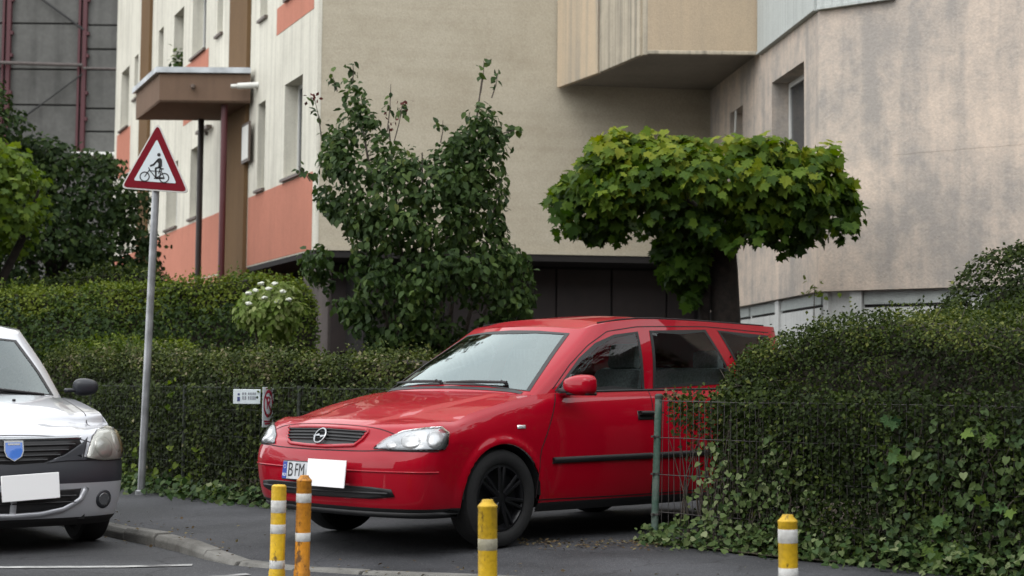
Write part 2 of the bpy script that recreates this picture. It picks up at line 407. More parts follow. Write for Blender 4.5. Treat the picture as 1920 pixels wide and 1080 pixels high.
def V3(p): return Vector(p)
class Face:
    """a vertical wall plane: C + d*u + z, outward normal n"""
    def __init__(self, C, d, n): self.C = Vector((C[0], C[1], 0)); self.d = Vector((d[0], d[1], 0)).normalized(); self.n = Vector((n[0], n[1], 0)).normalized()
    def p(self, u, z, off=0.0): q = self.C + self.d * u + self.n * off; return (q.x, q.y, z)
    def box(self, mb, u0, u1, z0, z1, o0, o1):
        v = [self.p(u, z, o) for o in (o0, o1) for z in (z0, z1) for u in (u0, u1)]
        f = [(0, 1, 3, 2), (4, 6, 7, 5), (0, 4, 5, 1), (2, 3, 7, 6), (0, 2, 6, 4), (1, 5, 7, 3)]
        return mb.add(v, f)
def wall_holes(face, name, u0, u1, z0, z1, holes, depth, mat, parent, back=.30):
    us = sorted({u0, u1, *[h[0] for h in holes], *[h[1] for h in holes]}); us = [u for u in us if u0 <= u <= u1]
    zs = sorted({z0, z1, *[h[2] for h in holes], *[h[3] for h in holes]}); zs = [z for z in zs if z0 <= z <= z1]
    mb = MB()
    for a, b in zip(us[:-1], us[1:]):
        for c, d in zip(zs[:-1], zs[1:]):
            mu, mz = (a + b) / 2, (c + d) / 2
            if any(h[0] < mu < h[1] and h[2] < mz < h[3] for h in holes): continue
            mb.add([face.p(a, c), face.p(b, c), face.p(b, d), face.p(a, d)], [(0, 1, 2, 3)])
    for h in holes:
        for (ua, za), (ub, zb) in (((h[0], h[2]), (h[0], h[3])), ((h[1], h[2]), (h[1], h[3])), ((h[0], h[2]), (h[1], h[2])), ((h[0], h[3]), (h[1], h[3]))):
            mb.add([face.p(ua, za), face.p(ub, zb), face.p(ub, zb, -depth), face.p(ua, za, -depth)], [(0, 1, 2, 3)])
    # back skin and top so that the wall is not paper thin
    mb.add([face.p(u0, z0, -back - depth), face.p(u1, z0, -back - depth), face.p(u1, z1, -back - depth), face.p(u0, z1, -back - depth)], [(0, 1, 2, 3)])
    mb.add([face.p(u0, z1), face.p(u1, z1), face.p(u1, z1, -back - depth), face.p(u0, z1, -back - depth)], [(0, 1, 2, 3)])
    mb.add([face.p(u0, z0), face.p(u1, z0), face.p(u1, z0, -back - depth), face.p(u0, z0, -back - depth)], [(0, 1, 2, 3)])
    for u in (u0, u1): mb.add([face.p(u, z0), face.p(u, z1), face.p(u, z1, -back - depth), face.p(u, z0, -back - depth)], [(0, 1, 2, 3)])
    o = mb.build(name, mat, parent)
    bm = bmesh.new(); bm.from_mesh(o.data); bmesh.ops.remove_doubles(bm, verts=bm.verts, dist=.0005); bmesh.ops.recalc_face_normals(bm, faces=bm.faces); bm.to_mesh(o.data); bm.free()
    return o
def window(face, h, depth, parent, sill=True, split=True, fw=.06):
    u0, u1, z0, z1 = h; mb = MB(); o0, o1 = -depth + .05, -depth + .002
    face.box(mb, u0 + .003, u0 + fw, z0 + .003, z1 - .003, o0, o1); face.box(mb, u1 - fw, u1 - .003, z0 + .003, z1 - .003, o0, o1)
    face.box(mb, u0 + fw, u1 - fw, z0 + .003, z0 + fw, o0, o1); face.box(mb, u0 + fw, u1 - fw, z1 - fw, z1 - .003, o0, o1)
    if split and u1 - u0 > .8: m = (u0 + u1) / 2; face.box(mb, m - .04, m + .04, z0 + fw, z1 - fw, o0, o1)
    w = mb.build("window", M_frame, parent)
    mb = MB(); face.box(mb, u0 + fw * .5, u1 - fw * .5, z0 + fw * .5, z1 - fw * .5, o0 - .02, o1 - .004); mb.build("pane", M_wglass, w)
    if sill:
        mb = MB(); face.box(mb, u0 - .03, u1 + .03, z0 - .045, z0 - .002, -.001 - depth * .9, .055); mb.build("sill", M_sill, w)
    return w

# ---- the cream and peach block with the beige gable and the balcony
A = empty("apartment_building", (-2.85, 23.0, 0), "cream and peach apartment block with beige gable wall and projecting balcony", "building")
FA = Face((-2.85, 23.0), (-.4377, 1), (-1, -.4377))
ops = []
def add_win(u0, u1, z0, z1): ops.append((u0, u1, z0, z1))
for k in range(2):
    z = 4.16 + 2.82 * k
    if k < 3 or True:
        add_win(.77, 1.76, z, z + 1.48); add_win(2.90, 3.36, z, z + 1.43)
        if k > 0:
            add_win(6.0, 6.45, z + .35, z + 1.45); add_win(7.35, 8.55, z + .32, z + 1.75); add_win(9.35, 10.3, z + .05, z + 1.55); add_win(11.36, 11.9, z + .45, z + 1.55)
            add_win(14.2, 14.66, z + .5, z + 1.5); add_win(15.3, 16.35, z + .02, z + 1.43)
        else:
            add_win(7.75, 8.45, z, z + 1.35); add_win(9.6, 10.7, z - .02, z + 1.3); add_win(14.9, 15.9, z - .1, z + 1.3)
wall_holes(FA, "wall", 0, 17.1, 2.94, 11.4, ops, .26, M_cream, A)
for i, h in enumerate(ops): window(FA, h, .26, A, True, h[1] - h[0] > .9)
def painted(u0, u1, z0, z1, mat=M_peach, name="painted_panel", off=.006):
    mb = MB(); FA.box(mb, u0, u1, z0, z1, -.02, off); return mb.build(name, mat, A)
painted(.16, 3.9, 2.96, 4.10); painted(5.22, 7.70, 2.96, 4.06); painted(7.72, 12.55, 2.96, 4.06); painted(13.62, 16.9, 2.96, 3.95)
for k in (1,):
    z = 4.16 + 2.82 * k
    painted(.24, 2.29, z - .46, z - .03); painted(7.08, 9.2, z - .9, z + .27); painted(15.0, 16.75, z - 1.1, z - .03)

lo = MB(); FA.box(lo, 3.92, 17.1, .0, 2.94, -1.35, -.002); lo.build("lower_wall", M_peach, A)
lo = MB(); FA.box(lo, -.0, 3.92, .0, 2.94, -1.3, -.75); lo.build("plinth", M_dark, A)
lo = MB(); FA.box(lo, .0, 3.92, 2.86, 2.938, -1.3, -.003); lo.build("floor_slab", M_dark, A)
for u0, u1 in ((3.95, 5.2), (12.6, 13.6)):
    mb = MB(); FA.box(mb, u0, u1, 0.0, 11.4, -.02, .07); mb.build("pilaster", M_brownp, A)
# gable facing the street
CB, CE = Vector((-2.85, 23.0, 0)), Vector((3.02, 23.72, 0))
FB = Face(CB, (CE - CB), (.12, -1)); LB = (CE - CB).length
mb = MB(); FB.box(mb, .003, LB, 2.94, 11.4, -.35, 0); mb.build("gable_wall", M_beige, A)
mb = MB(); FB.box(mb, .003, LB, 2.94, 3.02, .0005, .012); mb.build("gable_drip", M_beige, A)
mb = MB(); FB.box(mb, -.004, .05, 2.94, 11.4, -.2, .006); mb.build("corner_bead", M_cream, A)
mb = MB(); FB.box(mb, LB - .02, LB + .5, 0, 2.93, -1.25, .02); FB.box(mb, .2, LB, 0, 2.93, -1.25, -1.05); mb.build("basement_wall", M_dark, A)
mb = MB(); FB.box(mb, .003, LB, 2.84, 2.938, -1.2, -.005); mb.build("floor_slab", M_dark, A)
u = .25
while u < LB - .3:
    w = .86; mb = MB(); FB.box(mb, u, min(u + w, LB - .05) - .03, .05, 2.80, -1.05, -1.0 - .015 * (int(u * 7) % 2)); mb.build("garage_panel", M_dbrown, A); u += w
mb = MB()
for k in range(9): FB.box(mb, .34, .82, .45 + k * .13, .52 + k * .13, -1.0, -.965)
mb.build("vent_grille", M_dbrown, A, kind=None)
mb = MB(); mb.box((-2.775, 22.78, 1.32), (.36, .36, 2.64), ch=.02); mb.build("pillar", M_pillar, A)
# balcony
BP = [(.70, 23.40), (1.245, 22.24), (1.73, 21.0), (3.24, 21.0), (3.02, 23.70)]
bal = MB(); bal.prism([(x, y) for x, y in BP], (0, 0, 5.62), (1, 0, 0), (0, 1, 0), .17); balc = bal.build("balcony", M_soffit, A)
def bpanel(a, b, mat, z0, z1, name, t=.07, out=.04):
    a = Vector((*a, 0)); b = Vector((*b, 0)); d = (b - a); L = d.length; d.normalize(); n = Vector((d.y, -d.x, 0)); c = (a + b) / 2 + n * out
    m = MB(); m.box((c.x, c.y, (z0 + z1) / 2), (L, t, z1 - z0), math.atan2(d.y, d.x), ch=.008); return m.build(name, mat, balc)
bpanel((.70, 23.40), (1.235, 22.27), M_tan2, 5.40, 6.75, "parapet_panel")
bpanel((1.262, 22.21), (1.73, 21.02), M_pale, 5.40, 6.75, "parapet_panel")
bpanel((1.76, 21.0), (3.22, 21.0), M_tan, 5.42, 6.75, "parapet_panel")
bpanel((1.76, 21.0), (3.22, 21.0), M_pale, 5.405, 5.455, "bottom_trim", .05, .062)
m = MB(); m.box((1.735, 20.975, 6.075), (.07, .09, 1.35)); m.build("corner_post", M_pale, balc)
# entrance canopy
CP = [(-4.37, 26.3), (-5.88, 26.3), (-6.715, 28.2), (-5.16, 28.2)]
m = MB(); m.prism(CP[::-1], (0, 0, 6.14), (1, 0, 0), (0, 1, 0), .455); can = m.build("entrance_canopy", M_fascia, A)
bm = bmesh.new(); bm.from_mesh(can.data); bmesh.ops.recalc_face_normals(bm, faces=bm.faces); bm.to_mesh(can.data); bm.free()
CQ = [(-4.36, 26.24), (-5.93, 26.24), (-6.80, 28.24), (-5.16, 28.24)]
m = MB(); m.prism(CQ[::-1], (0, 0, 6.235), (1, 0, 0), (0, 1, 0), .092); m.build("roof_flashing", M_metal, can)
m = MB(); m.prism([(x * .999 + .0, y + (.02 if y < 27 else -.02)) for x, y in CP][::-1], (0, 0, 5.683), (1, 0, 0), (0, 1, 0), .02); m.build("soffit_board", M_fascia, can)
for (x, y), mt, w in (((-4.84, 26.55), M_post_red, .055), ((-5.52, 28.05), M_post_dark, .055)):
    m = MB(); m.tube([(x, y, 0), (x, y, 5.675)], w, 14); m.build("canopy_post", mt, can, smooth=True)
m = MB(); m.box((-4.95, 27.3, 1.25), (.9, 1.9, 2.5)); m.build("entrance_step", M_post_dark, A)
# fittings on the canopy and the wall
m = MB(); m.tube([(-4.55, 26.12, 5.90), (-4.20, 26.12, 5.92)], .052, 14); m.tube([(-4.56, 26.12, 5.90), (-4.66, 26.12, 5.895)], .035, 10); m.tube([(-4.28, 26.12, 5.92), (-4.28, 26.3, 5.97)], .018, 8)
m.build("security_camera", M_offwhite, can, smooth=True)
m = MB(); m.box((-5.32, 26.27, 5.92), (.07, .05, .06), ch=.01); m.tube([(-5.32, 26.24, 5.91), (-5.30, 26.16, 5.86)], .025, 8); m.build("spot_lamp", M_sill, can)
m = MB(); FA.box(m, 6.55, 7.5, 5.66, 5.72, .03, .13); FA.box(m, 7.0, 7.06, 5.6, 5.66, 0, .05); m.build("wall_lamp", M_sill, A)
m = MB(); FA.box(m, 3.55, 4.05, 4.68, 5.34, .072, .10); pq = m.build("wall_plaque", M_sill, A)
m = MB(); FA.box(m, 3.60, 4.0, 4.73, 5.29, .10, .106); m.build("plaque_face", M_offwhite, pq)

# ---- the pinkish block on the right
Bb = empty("pink_building", (3.54, 18.4, 0), "pinkish stained apartment block with chamfered corner and white basement", "building")
FL = Face((3.54, 18.4), (-.113, 1), (-1, -.113)); FR = Face((3.54, 18.4), (.95, -.70), (-.70, -.95))
hl = [(.58, 1.99, 3.45, 4.93), (3.45, 4.15, 3.45, 4.9)]
for k in (1,): hl += [(.58, 1.99, 3.45 + 2.82 * k, 4.93 + 2.82 * k)]
wall_holes(FL, "wall", 0, 5.36, 2.13, 11.4, hl, .27, M_pink, Bb)
for h in hl: window(FL, h, .27, Bb, True, False, .07)
wall_holes(FR, "wall", 0.001, 7.5, 2.128, 11.4, [], .2, M_pink, Bb)
# construction joints and repairs show as thin raised and sunk bands
for u0, u1, z, mt in ((.9, 7.4, 3.64, M_pink),):
    m = MB(); FR.box(m, u0, u1, z, z + .05, -.01, .0025); m.build("joint_band", mt, Bb)
for face, u0, u1 in ((FL, .0, 5.3), (FR, .0, 7.4)):
    m = MB(); face.box(m, u0, u1, 0, 2.126, -.40, -.10); m.build("basement_wall", M_white_wall, Bb)
def bpan(face, u0, u1, z0, z1, mt, o=-.098):
    m = MB(); face.box(m, u0, u1, z0, z1, -.11, o); m.build("basement_panel", mt, Bb)
for u0, u1 in ((.16, 1.82), (2.02, 3.3), (3.4, 5.0)):
    bpan(FL, u0, u1, 1.985, 2.10, M_grey_panel, -.07); bpan(FL, u0, u1, 1.955, 1.980, M_dark, -.09); bpan(FL, u0, u1, .4, 1.95, M_white_wall, -.065)
bpan(FL, 1.84, 2.0, .1, 2.12, M_white_wall, -.04)
for u0, u1 in ((.52, 1.75), (1.9, 3.4)):
    bpan(FR, u0, u1, 1.97, 2.10, M_grey_panel, -.07); bpan(FR, u0, u1, 1.935, 1.965, M_dark, -.09); bpan(FR, u0, u1, .4, 1.93, M_white_wall, -.065)
bpan(FR, .36, .50, .1, 2.12, M_white_wall, -.04)
m = MB(); FL.box(m, .0, 2.5, 5.43, 6.6, .0, .055); FL.box(m, .0, 2.5, 5.40, 5.43, .0, .07); m.build("loggia_parapet", M_pipegrey, Bb)
m = MB(); FR.box(m, .002, .95, 5.43, 6.6, .0, .055); FR.box(m, .002, .95, 5.40, 5.43, .0, .07); m.build("loggia_parapet", M_pipegrey, Bb)
m = MB(); m.tube([FL.p(3.9, 3.35, .05), FL.p(3.62, 4.85, .05)], .014, 6); m.build("awning_rod", M_offwhite, Bb)
m = MB()
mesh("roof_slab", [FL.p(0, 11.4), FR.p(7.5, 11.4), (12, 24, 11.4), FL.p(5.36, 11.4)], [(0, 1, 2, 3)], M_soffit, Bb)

# ---- grey block with red steel far behind
Dd = empty("grey_building", (-12.5, 42.3, 0), "grey concrete block far behind with maroon steel posts and pale pipe", "building")
m = MB(); m.box((-13.0, 42.7, 7.6), (9.4, .6, 15.2)); m.build("back_wall", M_joint, Dd)
px = [-17.6, -15.55, -13.5, -11.47, -9.42]; rowsz = {0: [6.9, 8.38, 9.34, 10.58, 12.0, 13.4, 15.1], 1: [6.9, 7.68, 8.30, 9.34, 9.90, 10.55, 11.6, 12.7, 15.1]}
rg = random.Random(7)
for i in range(4):
    zs = rowsz[1 if i == 3 else 0]
    for a, b in zip(zs[:-1], zs[1:]):
        m = MB(); m.box(((px[i] + px[i + 1]) / 2, 42.37 - rg.uniform(0, .012), (a + b) / 2), (px[i + 1] - px[i] - .05, .08, b - a - .045), ch=.008); m.build("wall_panel", M_dist, Dd)
for x in px:
    m = MB(); m.box((x, 42.26, 10.9), (.115, .12, 8.4), ch=.01)
    for z in (8.0, 8.7, 9.7, 10.3, 11.2): m.box((x + .09, 42.24, z), (.06, .1, .09))
    m.build("steel_post", M_dist_red, Dd)
    m = MB(); m.box((x - .14, 42.26, 10.9), (.06, .12, 8.4)); m.build("steel_rail", M_dist_red, Dd)
m = MB(); m.tube([(-17.6, 42.0, 9.53), (-11.45, 42.0, 9.40)], .048, 10); m.tube([(-11.45, 42.05, 9.33), (-9.3, 42.05, 9.30)], .036, 10); m.build("pipe", M_pillar, Dd, smooth=True)
m = MB(); m.tube([(-12.75, 42.2, 11.3), (-11.5, 42.2, 10.40)], .03, 6); m.tube([(-14.0, 42.2, 7.3), (-12.6, 42.2, 8.35)], .03, 6); m.tube([(-12.6, 42.2, 8.35), (-11.5, 42.2, 9.2)], .02, 6); m.build("brace", M_joint, Dd)
m = MB(); m.box((-10.2, 41.8, 6.93), (2.6, 1.1, .10), ch=.02); m.build("ledge", M_offwhite, Dd)
m = MB(); m.box((-13.0, 42.2, 3.4), (9.4, .7, 6.8)); m.build("lower_wall", M_dist, Dd)
# ------------------------------------------------------------------ cars
def cr(P, u):
    """Catmull-Rom through P (n, ...) at parameters u (0..n-1)"""
    n = len(P); u = np.asarray(u, float)
    i = np.clip(np.floor(u).astype(int), 0, n - 2); t = (u - i)
    sh = (len(u),) + (1,) * (P.ndim - 1); t = t.reshape(sh)
    def g(k):
        k2 = np.clip(k, 0, n - 1); q = P[k2].copy()
        lo = (k < 0).reshape(sh); hi = (k > n - 1).reshape(sh)
        q = np.where(lo, 2 * P[0] - P[1], q); q = np.where(hi, 2 * P[n - 1] - P[n - 2], q)
        return q
    a, b, c, d = g(i - 1), g(i), g(i + 1), g(i + 2)
    return .5 * (2 * b + (c - a) * t + (2 * a - 5 * b + 4 * c - d) * t ** 2 + (3 * b - a - 3 * c + d) * t ** 3)

def cr_ring(P, u):
    """half ring P (n,3) from front centre to rear centre: mirrored ends so that it stays smooth across the middle"""
    m = np.array([1, -1, 1.0])
    Q = np.concatenate([P[1:2] * m, P, P[-2:-1] * m])
    return cr(Q, np.asarray(u) + 1)

def grid_normals(G):
    du = np.gradient(G, axis=1); dv = np.gradient(G, axis=0)
    n = np.cross(du, dv); l = np.linalg.norm(n, axis=2, keepdims=True); return n / np.maximum(l, 1e-9)

def inpoly(x, y, poly):
    x = np.asarray(x); y = np.asarray(y); r = np.zeros(x.shape, bool); k = len(poly)
    for i in range(k):
        x1, y1 = poly[i]; x2, y2 = poly[(i + 1) % k]
        c = ((y1 > y) != (y2 > y)) & (x < (x2 - x1) * (y - y1) / ((y2 - y1) if y2 != y1 else 1e-9) + x1)
        r ^= c
    return r

def smooth_poly(pts, n=6, closed=True):
    """rounded outline through the points"""
    P = np.array(pts, float); k = len(P)
    Q = np.concatenate([P[-2:], P, P[:3]])
    u = np.arange(0, k, 1.0 / n) + 2
    return cr(Q, u)

def resample(pts, step):
    P = np.array(pts, float); P2 = np.concatenate([P, P[:1]]); out = []
    for a, b in zip(P2[:-1], P2[1:]):
        m = max(1, int(np.linalg.norm(b - a) / step))
        for i in range(m): out.append(a + (b - a) * i / m)
    return np.array(out)

class Car:
    def __init__(self, name, spec, label, loc, heading, pitch=0.0, roll=0.0):
        self.sp = spec
        self.root = empty(name, loc, label, "car", rz=heading)
        self.root.rotation_euler = (roll, pitch, heading)
        self.objs = []
        self.shell()
    def part(self, name, v, f, mat, smooth=True, normals=None, parent=None):
        return mesh(name, v, f, mat, parent or self.root, False, smooth, None, normals)
    # ---- sheet metal
    def shell(self):
        sp = self.sp
        FY, FD, SX = sp["FY"], sp["FD"], sp["SX"]
        RY = [(.97, .10), (.82, .035), (.5, .01), (0, 0)]
        ns = len(FY) + len(SX) + len(RY); lv = sp["levels"]; K = len(lv)
        self.ns, self.K, self.nf = ns, K, len(FY)
        zt = []
        for i in range(len(FY)): zt.append(np.interp(FY[i], *sp["ztop_front"]))
        for x in SX: zt.append(np.interp(x, *sp["ztop_side"]))
        for y, d in RY: zt.append(sp["ztop_rear"])
        zt = np.array(zt)
        net = np.zeros((K, ns, 3))
        for k, (zs, xf, W, xr, dk) in enumerate(lv):
            for i in range(ns):
                z = zs if zs < 2 else sp["zsplit"] + (zt[i] - sp["zsplit"]) * (zs - 2)
                if i < len(FY): p = (xf - FD[i] * dk, W * FY[i], z)
                elif i < len(FY) + len(SX):
                    x = SX[i - len(FY)]; p = (x, W * np.interp(x, *sp["taper"]), z)
                else:
                    y, d = RY[i - len(FY) - len(SX)]; p = (xr + d, W * y * sp["taper"][1][0], z)
                net[k, i] = p
        q = 10; us = np.arange(0, (ns - 1) * q + 1) / q
        tq = 6; ts = np.arange(0, (K - 1) * tq + 1) / tq
        rows = np.stack([cr_ring(net[k], us) for k in range(K)])        # K x nu x 3
        H = cr(rows, ts)                                                # nt x nu x 3
        # wheel arch flare and character line
        for wx in (0.0, sp["wb"]):
            d = np.hypot(H[..., 0] - wx, H[..., 2] - sp["wz"])
            b = np.clip(1 - np.abs(d - sp["arch"] - .012) / .05, 0, 1); b = b * b * (3 - 2 * b)
            msk = (np.abs(H[..., 1]) > .5)
            H[..., 1] += b * sp["flare"] * msk
        self.us, self.ts, self.q, self.tq = us, ts, q, tq
        n = len(us)
        full = np.concatenate([H, (H[:, -2:0:-1] * np.array([1, -1, 1.0]))], axis=1)   # closed ring
        self.L = full; nu = full.shape[1]; nt = len(ts)
        ext = np.concatenate([full[:, -1:], full, full[:, :1]], axis=1)
        self.LN = -grid_normals(ext)[:, 1:-1]
        if (self.LN[nt // 2, 0, 0]) < 0: self.LN *= -1
        # cut the wheel openings
        cen = .25 * (full + np.roll(full, -1, 1))[:-1] + .25 * (full + np.roll(full, -1, 1))[1:]
        keep = np.ones((nt - 1, nu), bool); V = full.copy()
        for wx in (0.0, sp["wb"]):
            dc = np.hypot(cen[..., 0] - wx, cen[..., 2] - sp["wz"]); cut = (dc < sp["arch"]) & (np.abs(cen[..., 1]) > .5)
            keep &= ~cut
            touch = np.zeros((nt, nu), bool)
            for a in (0, 1):
                for b in (0, 1):
                    rr, cc = np.where(cut); touch[rr + a, (cc + b) % nu] = True
            kt = np.zeros((nt, nu), bool)
            for a in (0, 1):
                for b in (0, 1):
                    rr, cc = np.where(~cut); kt[rr + a, (cc + b) % nu] = True
            bd = touch & kt & (np.abs(V[..., 1]) > .5)
            dx = V[..., 0] - wx; dz = V[..., 2] - sp["wz"]; l = np.hypot(dx, dz) + 1e-9
            low = V[..., 2] > sp["levels"][0][0] + .01
            V[..., 0] = np.where(bd & low, wx + dx / l * sp["arch"], V[..., 0]); V[..., 2] = np.where(bd & low, sp["wz"] + dz / l * sp["arch"], V[..., 2])
        self.V = V
        # split into panels by grid block
        own = np.full((nt - 1, nu), "body", dtype=object)
        ui = np.arange(nu); half = np.where(ui < n - 1, ui, nu - 1 - ui)     # distance index from front centre
        sidx = lambda st: int(round(st * q))
        tix = lambda k: k * tq
        for name, s0, s1, k0, k1 in sp["panels"]:
            cm = (half >= sidx(s0)) & (half < sidx(s1))
            own[tix(k0):tix(k1), :][:, cm] = name
        P = V.reshape(-1, 3); NN = self.LN.reshape(-1, 3)
        left = ui < n - 1
        for name in dict.fromkeys(list(own.ravel())):
            splits = [("", np.ones(nu, bool))] if not name.startswith(("door", "rear_door")) else [("l", left), ("r", ~left)]
            for _, cm in splits:
                sel = (own == name) & keep & cm[None, :]
                rr, cc = np.where(sel)
                a = rr * nu + cc; b = rr * nu + (cc + 1) % nu; c = (rr + 1) * nu + (cc + 1) % nu; d = (rr + 1) * nu + cc
                F = np.stack([a, b, c, d], 1); uq, inv = np.unique(F, return_inverse=True); F = inv.reshape(F.shape)
                mat = sp["mats"].get(name, sp["mats"]["body"])
                o = self.part("door" if name.endswith("door") else name, P[uq], F.tolist(), mat, True, NN[uq])
                self.objs.append(o)
                if name == "body": self.body = o
        # hood as a Coons patch inside the top ring
        top = H[-1]; c0 = sidx(sp["hood_corner"]); c1 = sidx(sp["hood_cowl"])
        front = top[:c0 + 1]; side = top[c0:c1 + 1]
        m1, m2 = 22, 40
        def res(C, m):
            d = np.concatenate([[0], np.cumsum(np.linalg.norm(np.diff(C, axis=0), axis=1))]); u = np.linspace(0, d[-1], m)
            return np.stack([np.interp(u, d, C[:, k]) for k in range(3)], 1)
        A = res(front, m1); B = res(side, m2)
        ce = np.array([(x, 0, z) for x, z in sp["hood_center"]], float); ce[0] = front[0]
        Cn = res(cr(ce, np.linspace(0, len(ce) - 1, 60)), m2)
        cow = np.array([side[-1], [(side[-1][0] * .45 + Cn[-1][0] * .55), side[-1][1] * .62, side[-1][2] * .25 + Cn[-1][2] * .75], Cn[-1]])
        D = res(cr(np.concatenate([cow, (cow[-2:-1] * [1, -1, 1])]), np.linspace(0, 2, 40)), m1)[::-1]  # centre->edge
        u = np.linspace(0, 1, m1)[None, :, None]; v = np.linspace(0, 1, m2)[:, None, None]
        Hd = (1 - v) * A[None] + v * D[None] + (1 - u) * Cn[:, None] + u * B[:, None] - ((1 - u) * (1 - v) * A[0] + u * (1 - v) * A[-1] + (1 - u) * v * Cn[-1] + u * v * B[-1])
        # crown across, and the raised middle field of the bonnet
        yy = np.abs(Hd[..., 1]); edge = np.interp(Hd[..., 0], *sp["hood_field"])
        s = np.clip((edge - yy) / .05, 0, 1); s = s * s * (3 - 2 * s)
        endf = np.clip(v[..., 0] / .06, 0, 1) * np.clip((1 - v[..., 0]) / .05, 0, 1)
        Hd[..., 2] += s * sp["hood_raise"] * endf
        HF = np.concatenate([Hd[:, :0:-1] * [1, -1, 1], Hd], 1)
        hn = grid_normals(HF); hn *= np.sign(hn[m2 // 2, m1, 2])
        w = HF.shape[1]
        f = [(i * w + j, i * w + j + 1, (i + 1) * w + j + 1, (i + 1) * w + j) for i in range(m2 - 1) for j in range(w - 1)]
        self.objs.append(self.part("hood", HF.reshape(-1, 3), f, sp["mats"]["body"], True, hn.reshape(-1, 3)))
        # greenhouse
        gh = np.array(sp["greenhouse"], float)          # levels x stations x 3
        gs = gh.shape[1]
        ug = np.arange(0, (gs - 1) * 24 + 1) / 24; tg = np.linspace(0, len(gh) - 1, 80)
        G = cr(np.stack([cr_ring(r, ug) for r in gh]), tg)
        GF = np.concatenate([G, G[:, -2:0:-1] * [1, -1, 1]], 1); nu2 = GF.shape[1]
        ex = np.concatenate([GF[:, -1:], GF, GF[:, :1]], 1); gn = grid_normals(ex)[:, 1:-1]
        if gn[20, 0, 0] < 0: gn = -gn
        cen = (GF[:-1] + GF[1:]) / 2; cen = (cen + np.roll(cen, -1, 1)) / 2
        kp = np.ones(cen.shape[:2], bool)
        for poly in sp["side_windows"]:
            c = np.mean(poly, 0); sh = [tuple(c + (np.array(p) - c) * .95) for p in poly]
            kp &= ~(inpoly(cen[..., 0], cen[..., 2], sh) & (np.abs(cen[..., 1]) > .45) & (np.abs(gn[:-1, :, 1]) > .6))
        c = np.mean(sp["windscreen"], 0); sh = [tuple(c + (np.array(p) - c) * .97) for p in sp["windscreen"]]
        kp &= ~(inpoly(cen[..., 1], cen[..., 2], sh) & (gn[:-1, :, 0] > .3))
        rr, cc = np.where(kp); a = rr * nu2 + cc; b = rr * nu2 + (cc + 1) % nu2
        F = np.stack([a, b, b + nu2, a + nu2], 1)
        self.objs.append(self.part("cabin_frame", GF.reshape(-1, 3), F.tolist(), sp["mats"]["body"], True, gn.reshape(-1, 3)))
        fullF = [(i * nu2 + j, i * nu2 + (j + 1) % nu2, (i + 1) * nu2 + (j + 1) % nu2, (i + 1) * nu2 + j) for i in range(len(G) - 1) for j in range(nu2)]
        # roof: rows across from the top ring, crowned
        ring = G[-1]; m = len(ring); rows = 14
        rv = [];
        zc = lambda x: np.interp(x, *sp["roof_crown"])
        fr, re = ring[0], ring[-1]
        w2 = np.linspace(1, 0, rows)
        RF = np.zeros((rows, m, 3))
        xc = np.interp(np.arange(m), [0, m - 1], [fr[0], re[0]])
        ax = np.clip(ring[:, 0], re[0] + .25, fr[0] - .25)
        for i, t in enumerate(w2):
            RF[i, :, 0] = ax + (ring[:, 0] - ax) * t
            RF[i, :, 1] = ring[:, 1] * t
            hgt = zc(RF[i, :, 0]); e = 1 - t ** 2.4
            RF[i, :, 2] = ring[:, 2] + (hgt - ring[:, 2]) * e * np.clip((1 - t) * 4, 0, 1) ** .5
        RFF = np.concatenate([RF, RF[:, -2:0:-1] * [1, -1, 1]], 1)
        f = [(i * nu2 + j, (i * nu2 + (j + 1) % nu2), (i + 1) * nu2 + (j + 1) % nu2, (i + 1) * nu2 + j) for i in range(rows - 1) for j in range(nu2)]
        ex = np.concatenate([RFF[:, -1:], RFF, RFF[:, :1]], 1); rn = grid_normals(ex)[:, 1:-1]; rn *= np.sign(rn[..., 2:3] + 1e-9)
        k0 = .5 * (rn[0] + gn[-1]); rn[0] = k0 / np.linalg.norm(k0, axis=1, keepdims=True); rn[-1] = (0, 0, 1)
        self.objs.append(self.part("roof", RFF.reshape(-1, 3), f, sp["mats"]["body"], True, rn.reshape(-1, 3)))
        # one closed surface to lay trim, glass and lamps on
        bv = []; bf = []
        def addto(v, f):
            o = len(bv); bv.extend([tuple(p) for p in v]); bf.extend([tuple(i + o for i in q) for q in f])
        wl = full.shape[1]
        addto(full.reshape(-1, 3), [(i * wl + j, i * wl + (j + 1) % wl, (i + 1) * wl + (j + 1) % wl, (i + 1) * wl + j) for i in range(nt - 1) for j in range(wl)])
        w = HF.shape[1]; addto(HF.reshape(-1, 3), [(i * w + j, i * w + j + 1, (i + 1) * w + j + 1, (i + 1) * w + j) for i in range(m2 - 1) for j in range(w - 1)])
        addto(GF.reshape(-1, 3), fullF); addto(RFF.reshape(-1, 3), f)
        self.bvh = BVHTree.FromPolygons(bv, bf)
    # ---- things laid on the sheet metal
    def hit(self, p, d):
        d = Vector(d).normalized(); o = Vector(p) - d * 1.2
        loc, nor, _, _ = self.bvh.ray_cast(o, d)
        if loc is None:
            loc, nor, _, _ = self.bvh.find_nearest(Vector(p))
        if nor.dot(d) > 0: nor = -nor
        return loc, nor
